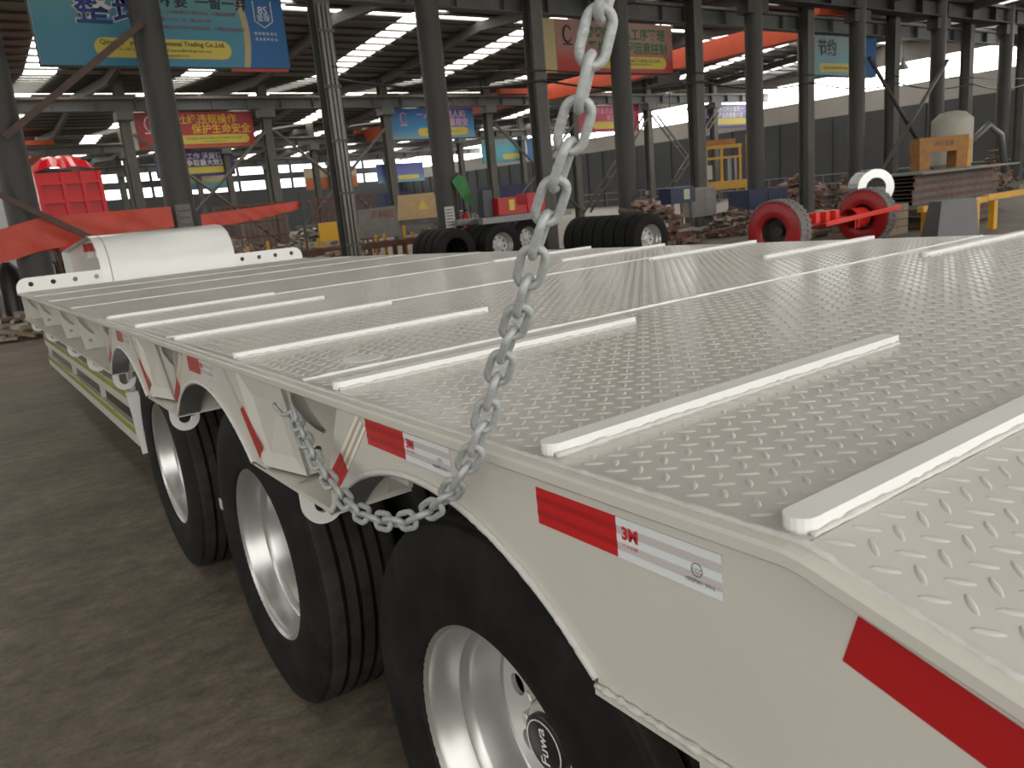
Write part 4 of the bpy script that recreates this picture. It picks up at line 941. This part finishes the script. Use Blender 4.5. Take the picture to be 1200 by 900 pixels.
t = empty('yellow_cabinet', 'small bright yellow cabinet on a stand amid yellow posts', 'cabinet', (9.05, 21.4, 0), rz=-.4)
MB().box(-.38, .38, -.2, .2, .85, 1.36).build('body', mat('bright_yellow_paint', (.75,.42,.01), .4), t)
for x in (-.34, .26): MB().box(x, x + .08, -.15, .15, 0, .85).build('leg', YELLOW, t)
for k in range(11):
    o = empty('yellow_post', '%s yellow guide post from the left along the brown roller bench' % ORD[k], 'post', (6.5 + .5*k + .12*math.sin(k*3), 21.0 + .1*math.cos(k*5), 0), 'yellow guide posts')
    MB().box(-.035, .035, -.035, .035, 0, .95 + .12*math.sin(k*2.3)).build('shaft', YELLOW, o); MB().box(-.1, .1, -.1, .1, 0, .02).build('foot', YELLOW, o)
t = empty('roller_bench', 'long brown roller bench in the left bay', 'bench', (8.8, 20.4, 0))
MB().box(-2.6, 3.0, -.35, -.27, .55, .72).build('side_rail', RUST, t); MB().box(-2.6, 3.0, .27, .35, .55, .72).build('side_rail', RUST, t)
for k in range(14): MB().tube([(-2.4 + .4*k, -.26, .66), (-2.4 + .4*k, .26, .66)], .05, 10).build('roller', STEELP, t, True)
for k in range(6):
    for y in (-.33, .27): MB().box(-2.5 + 1.05*k, -2.4 + 1.05*k, y, y + .06, 0, .55).build('leg', RUST, t)
# red tipper body with sheeted top
t = empty('tipper_truck', 'glossy red tipper body with ribs and a sheeted top', 'truck', (3.95, 31.0, 0))
W2 = 1.0
MB().hexa([(-W2,0,1.2),(W2,0,1.2),(W2,4.6,1.2),(-W2,4.6,1.2),(-W2,0,3.75),(W2*.96,0,3.75),(W2,4.6,3.75),(-W2,4.6,3.75)]).build('body', TRUCKR, t)
for z in (1.6, 2.15, 2.75, 3.35): MB().box(-W2, W2, -.14, 0, z, z + .10).build('rib', TRUCKR, t)
for x in (-W2, -.25, .35, W2 - .12): MB().box(x, x + .12, -.16, 0, 1.2, 3.75).build('upright_rib', TRUCKR, t)
V = []; F = []; q = random.Random(5); nx, ny = 14, 8
for j in range(ny + 1):
    for i in range(nx + 1):
        u, v = i / nx, j / ny
        V.append((-W2 + 2*W2*u, -.1 + 4.8*v + .10*math.sin(u*17)*(j == 0), 3.72 + (.62 * (1 - (2*u - 1)**4)) * (.25 + .75*min(1, v*6)) + .05*q.random() - .0*u))
for j in range(ny):
    for i in range(nx): F.append((j*(nx+1)+i, j*(nx+1)+i+1, (j+1)*(nx+1)+i+1, (j+1)*(nx+1)+i))
MB().add(V, F).build('top_sheet', TRUCKR, t, False, recalc=False)
MB().box(-.9, .9, 0, 4.6, .85, 1.2).build('chassis', DKGIRD, t)
for x in (-.75, .75):
    for y in (.6, 1.8, 4.0):
        o = link('wheel', TYFM, None, t); o.location = (x, y, .515)
t = empty('blue_white_cabinet', 'white machine cabinet with a blue base at the left edge', 'cabinet', (1.35, 22.5, 0))
MB().box(-.6, .55, -.4, .4, .45, 2.9).build('body', mat('cool_white_paint', (.5,.53,.55), .4), t); MB().box(-.62, .57, -.42, .42, 0, .45).build('base', GREYST, t); MB().box(-.6, .55, -.41, -.4, 1.75, 1.86).build('blue_stripe', BLUE2, t)
# tarpaulins strung between the columns
def tarp(name, label, top, bot, nx=40, ny=10, seed=1, fold=.05):
    q = random.Random(seed); V = []; F = []
    ph = [q.random() * 6 for _ in range(4)]
    for j in range(ny + 1):
        for i in range(nx + 1):
            u, v = i / nx, j / ny
            def lerp(P):
                f = u * (len(P) - 1); k = min(int(f), len(P) - 2); a, b = Vector(P[k]), Vector(P[k + 1]); return a.lerp(b, f - k)
            p = lerp(top).lerp(lerp(bot), v)
            off = fold * (math.sin(u*23 + v*2.2 + ph[0]) * .6 + math.sin(u*41 - v*3 + ph[1]) * .4) * (.25 + v * .75)
            V.append((p.x, p.y + off, p.z + .012*math.sin(u*31 + ph[2]) * v))
    n1 = nx + 1
    for j in range(ny):
        for i in range(nx): F.append((j*n1+i, j*n1+i+1, (j+1)*n1+i+1, (j+1)*n1+i))
    nV = len(V); V += [(x, y + .006, z) for x, y, z in V]; F += [tuple(k + nV for k in reversed(f)) for f in F]
    o = MB().add(V, F).build(name, TARP, None, True, recalc=False); tag(o, label, 'tarpaulin'); return o
Yt = 17.02
tarp('tarpaulin', 'orange red tarpaulin strung low between the two left pipe columns', [(-.9,Yt,1.75), (.95,Yt,1.86), (1.6,Yt,2.02), (3.86,Yt,2.02)], [(-.9,Yt,1.05), (.95,Yt,1.30), (2.3,Yt,1.55), (3.86,Yt,1.62)], seed=2, fold=.04)
tarp('tarpaulin', 'narrow orange red tarpaulin strip right of the left pipe column', [(4.43,Yt+.1,1.82), (5.4,Yt+.1,1.86), (6.55,Yt+.1,1.93)], [(4.43,Yt+.1,1.52), (5.6,Yt+.1,1.62), (6.55,Yt+.1,1.76)], seed=4, fold=.02)
for (x, lb) in ((-.92, 'thin dark pole holding the left end of the large tarpaulin'), (6.57, 'thin dark pole holding the right end of the tarpaulin strip')):
    o = MB().tube([(x, Yt + .06, 0), (x, Yt + .06, 2.1)], .03, 8).build('tarp_pole', PIPE); tag(o, lb, 'pole')
# hardware under the tarpaulin
t = empty('gas_rack', 'dark red rack with grey drums below the large tarpaulin', 'rack', (.95, 18.35, 0))
for x in (-.9, -.3, .3, .9): MB().box(x - .03, x + .03, -.25, -.19, 0, 1.45).build('upright', RUST, t)
MB().box(-.95, .95, -.26, -.18, 1.38, 1.46).build('top_bar', RUST, t); MB().box(-1.2, .95, -.3, .3, 0, .10).build('base', RUST, t)
for x in (-.62, 0, .62): MB().tube([(x, .05, .1), (x, .05, 1.1), (x, .05, 1.25)], [.2, .2, .08], 16).build('drum', GREYST if x else BLACK, t, True, auto=40)
heap('parts_heap', 'pale rubble and hose heap on the floor at the left edge', 'parts heap', 1.0, 16.0, .7, .5, .45, [PALEM, WOOD, RUSTG], 90, 21)
# things fixed to the pipe columns
x0 = 10.48
o = MB().add([(x0-.02,17.06,2.10),(x0+.18,17.01,2.26),(x0+.40,17.02,2.12),(x0+.52,17.04,1.6),(x0+.48,17.02,1.42),(x0+.22,16.94,1.62),(x0+.28,17.08,1.66),(x0+.26,17.10,2.08)], [(0,5,1),(1,5,2),(2,5,3),(3,5,4),(0,7,6),(0,6,5),(5,6,4),(7,2,3),(7,3,6),(6,3,4),(0,1,7),(1,2,7)]).build('cover_cloth', GREEN)
tag(o, 'green cloth cover hanging on the pipe column', 'cover')
t = empty('fire_extinguisher', 'red fire extinguisher hanging below the green cover', 'extinguisher', (x0 + .24, 16.99, .74))
MB().tube([(0,0,0), (0,0,.03), (0,0,.48), (0,0,.56), (0,0,.60)], [.05,.095,.095,.05,.035], 16).build('cylinder', AXLER, t, True, auto=40); MB().box(-.03, .03, -.09, .03, .60, .66).build('valve', BLACK, t); MB().tube([(.0,-.05,.62), (.1,-.1,.55), (.12,-.08,.25)], .014, 6).build('hose', BLACK, t); MB().box(-.12, .10, .06, .14, .2, .26).build('wall_strap', BLACK, t)
def notice(label, x, z0, z1, a0, a1, material, lines):
    V = []; F = []; n = 8
    for k in range(n + 1):
        a = a0 + (a1 - a0) * k / n
        V += [(x + .289*math.sin(a), 17.4 - .289*math.cos(a), z0), (x + .289*math.sin(a), 17.4 - .289*math.cos(a), z1)]
    for k in range(n): F.append((2*k, 2*k+2, 2*k+3, 2*k+1))
    o = MB().add(V, F).build('notice', material, None, True); tag(o, label, 'notice')
    for k in range(lines):
        zz = z1 - (z1 - z0) * (k + 1) / (lines + 1); m2 = MB(); V = []; F = []
        for j in range(7):
            a = a0 + (a1 - a0) * (.15 + .7 * j / 6); V += [(x + .2905*math.sin(a), 17.4 - .2905*math.cos(a), zz - .012), (x + .2905*math.sin(a), 17.4 - .2905*math.cos(a), zz + .012)]
        for j in range(6): F.append((2*j, 2*j+2, 2*j+3, 2*j+1))
        m2.add(V, F).build('print_line', LETTER_DK, o)
notice('pale printed notice wrapped on the pipe column beside the extinguisher', 10.48, .75, 1.5, -.85, .0, PAPER, 9)
notice('faded dark notice wrapped on the pipe column before the big blue banner', 4.13, 1.25, 2.05, -.6, .5, PAPERD, 5)
# braces
o = MB().beam((1.30, 17.02, 3.42), (3.95, 17.03, 5.42), .12, .12).build('pipe_brace', mat('rusty_brown_brace', (.085,.05,.035), .6, var=.3, vscale=4)); tag(o, 'long rusty diagonal brace on the left pipe column', 'brace')
o = MB().beam((.35, 16.87, 2.90), (4.52, 16.75, .055), .10, .10).build('pipe_brace', MATS['rusty_brown_brace']); tag(o, 'lower rusty diagonal bar in front of the large tarpaulin', 'brace')
t = empty('cross_brace', 'crossed pipe brace between the two front pipe columns on the right', 'brace', (31.35, 17.03, 0))
MB().tube([(-2.7, 0, 5.3), (2.4, 0, .9)], .075, 10).build('brace_pipe', PIPE, t, True); MB().tube([(2.6, -.16, 5.3), (-2.5, -.16, .9)], .075, 10).build('brace_pipe', HCOL, t, True)
t = empty('cross_brace', 'crossed lattice brace between second row columns right of the chain', 'brace', (39.5, 35.6, 0))
for s_ in (-1, 1):
    for d in (-.22, .22): MB().tube([(-2.7*s_ + d, .1*s_, 5.6), (2.7*s_ + d, .1*s_, .3)], .06, 8).build('brace_tube', HCOL, t, True)
    for k in range(7):
        f = .1 + .13*k; MB().tube([((-2.7 + 5.4*f)*s_ - .22, .1*s_, 5.6 - 5.3*f), ((-2.7 + 5.4*f)*s_ + .22, .1*s_, 5.6 - 5.3*f)], .04, 6).build('rung', HCOL, t)
t = empty('cross_brace', 'single ladder-like brace directly behind the chain', 'brace', (33.5, 35.7, 0))
for d in (-.25, .25): MB().tube([(2.6 + d, 0, 5.6), (-2.6 + d, 0, .3)], .06, 8).build('brace_tube', HCOL, t, True)
for k in range(7): f = .08 + .14*k; MB().tube([(2.6 - 5.2*f - .25, 0, 5.6 - 5.3*f), (2.6 - 5.2*f + .25, 0, 5.6 - 5.3*f)], .05, 6).build('rung', HCOL, t)
for i, (xa, xb, lb) in enumerate(((7.0, 12.8, 'thin crossed rods between second row columns under the red banner'), (12.8, 18.7, 'thin crossed rods between second row columns behind the steel column with pale pipes'), (24.7, 30.6, 'thin crossed rods between second row columns left of the chain'))):
    t = empty('cross_brace', lb, 'brace', ((xa + xb)/2, 35.7, 0)); h = (xb - xa)/2 - .2
    MB().tube([(-h, 0, 5.4), (h, 0, .5)], .07, 8).build('brace_rod', HCOL, t, True); MB().tube([(h, -.15, 5.4), (-h, -.15, .5)], .07, 8).build('brace_rod', HCOL, t, True)
# cables strung along the steel columns
def cable(label, xs, y, z, sag, r=.022):
    P = []
    for a, b in zip(xs[:-1], xs[1:]):
        for k in range(12): u = k/12; P.append((a + (b - a)*u, y, z - 4*sag*u*(1 - u)))
    P.append((xs[-1], y, z)); o = MB().tube(P, r, 6).build('power_cable', BLACK, None, True); tag(o, label, 'cable')
cable('sagging black cable strung along the steel columns', HX, 17.93, 4.60, .22, .03)
cable('straighter black cable above the sagging one', HX, 17.90, 4.86, .06, .018)
# railing along the right wall and lamps
t = empty('safety_railing', 'grey tubular railing along the dark right hand wall', 'railing', (45.5, 14, 0))
for z in (.6, 1.15): MB().tube([(0, 0, z), (0, 40, z)], .03, 8).build('rail', GREYST, t)
for k in range(21): MB().tube([(0, 2*k, 0), (0, 2*k, 1.15)], .03, 8).build('post', GREYST, t)
LAMP = emit('lit_lamp_glass', (1.0, .98, .92), 14.0)
def lamp(label, x, y, z, zr):
    t = empty('high_bay_lamp', label, 'lamp', (x, y, z), 'high bay lamps')
    MB().tube([(0,0,.0), (0,0,.12), (0,0,.35), (0,0,.5)], [.26,.24,.10,.08], 16).build('shade', GREYST, t, True, auto=40)
    MB().tube([(0,0,-.34), (0,0,-.28), (0,0,-.12), (0,0,0.0)], [.10,.24,.30,.25], 16).build('lamp_glass', LAMP, t, True)
    MB().tube([(0,0,.5), (0,0,zr - z)], .012, 6).build('cord', BLACK, t)
lamp('lit high bay lamp left of the violet banner', 37.4, 33.4, 5.55, 7.93)
lamp('lit high bay lamp right of the teal banner', 38.9, 21.4, 5.75, 7.98)
# far stock: covered stacks seen as dark shapes between the columns
for i, (x, y, sx, sy, h, m_, lb) in enumerate(((33, 47, 3.5, 1.5, 2.4, BLUE, 'dark blue container far behind the green covered column'), (26, 50, 2.2, 1.2, 2.6, BLUE, 'dark blue cabin far behind the tan cover'), (16, 48, 2.6, 1.2, 1.8, STEELP, 'grey stacked crate far in the third bay'))):
    t = empty('storage_container', lb, 'container', (x, y, 0)); MB().box(-sx/2, sx/2, -sy/2, sy/2, .1, h).build('body', m_, t); MB().box(-sx/2 + .1, sx/2 - .1, -sy/2 + .1, sy/2 - .1, 0, .1).build('skid', STEELP, t)
    MB().box(-.02, .02, -sy/2 - .02, -sy/2, .15, h - .05).build('door_edge', STEELP, t)
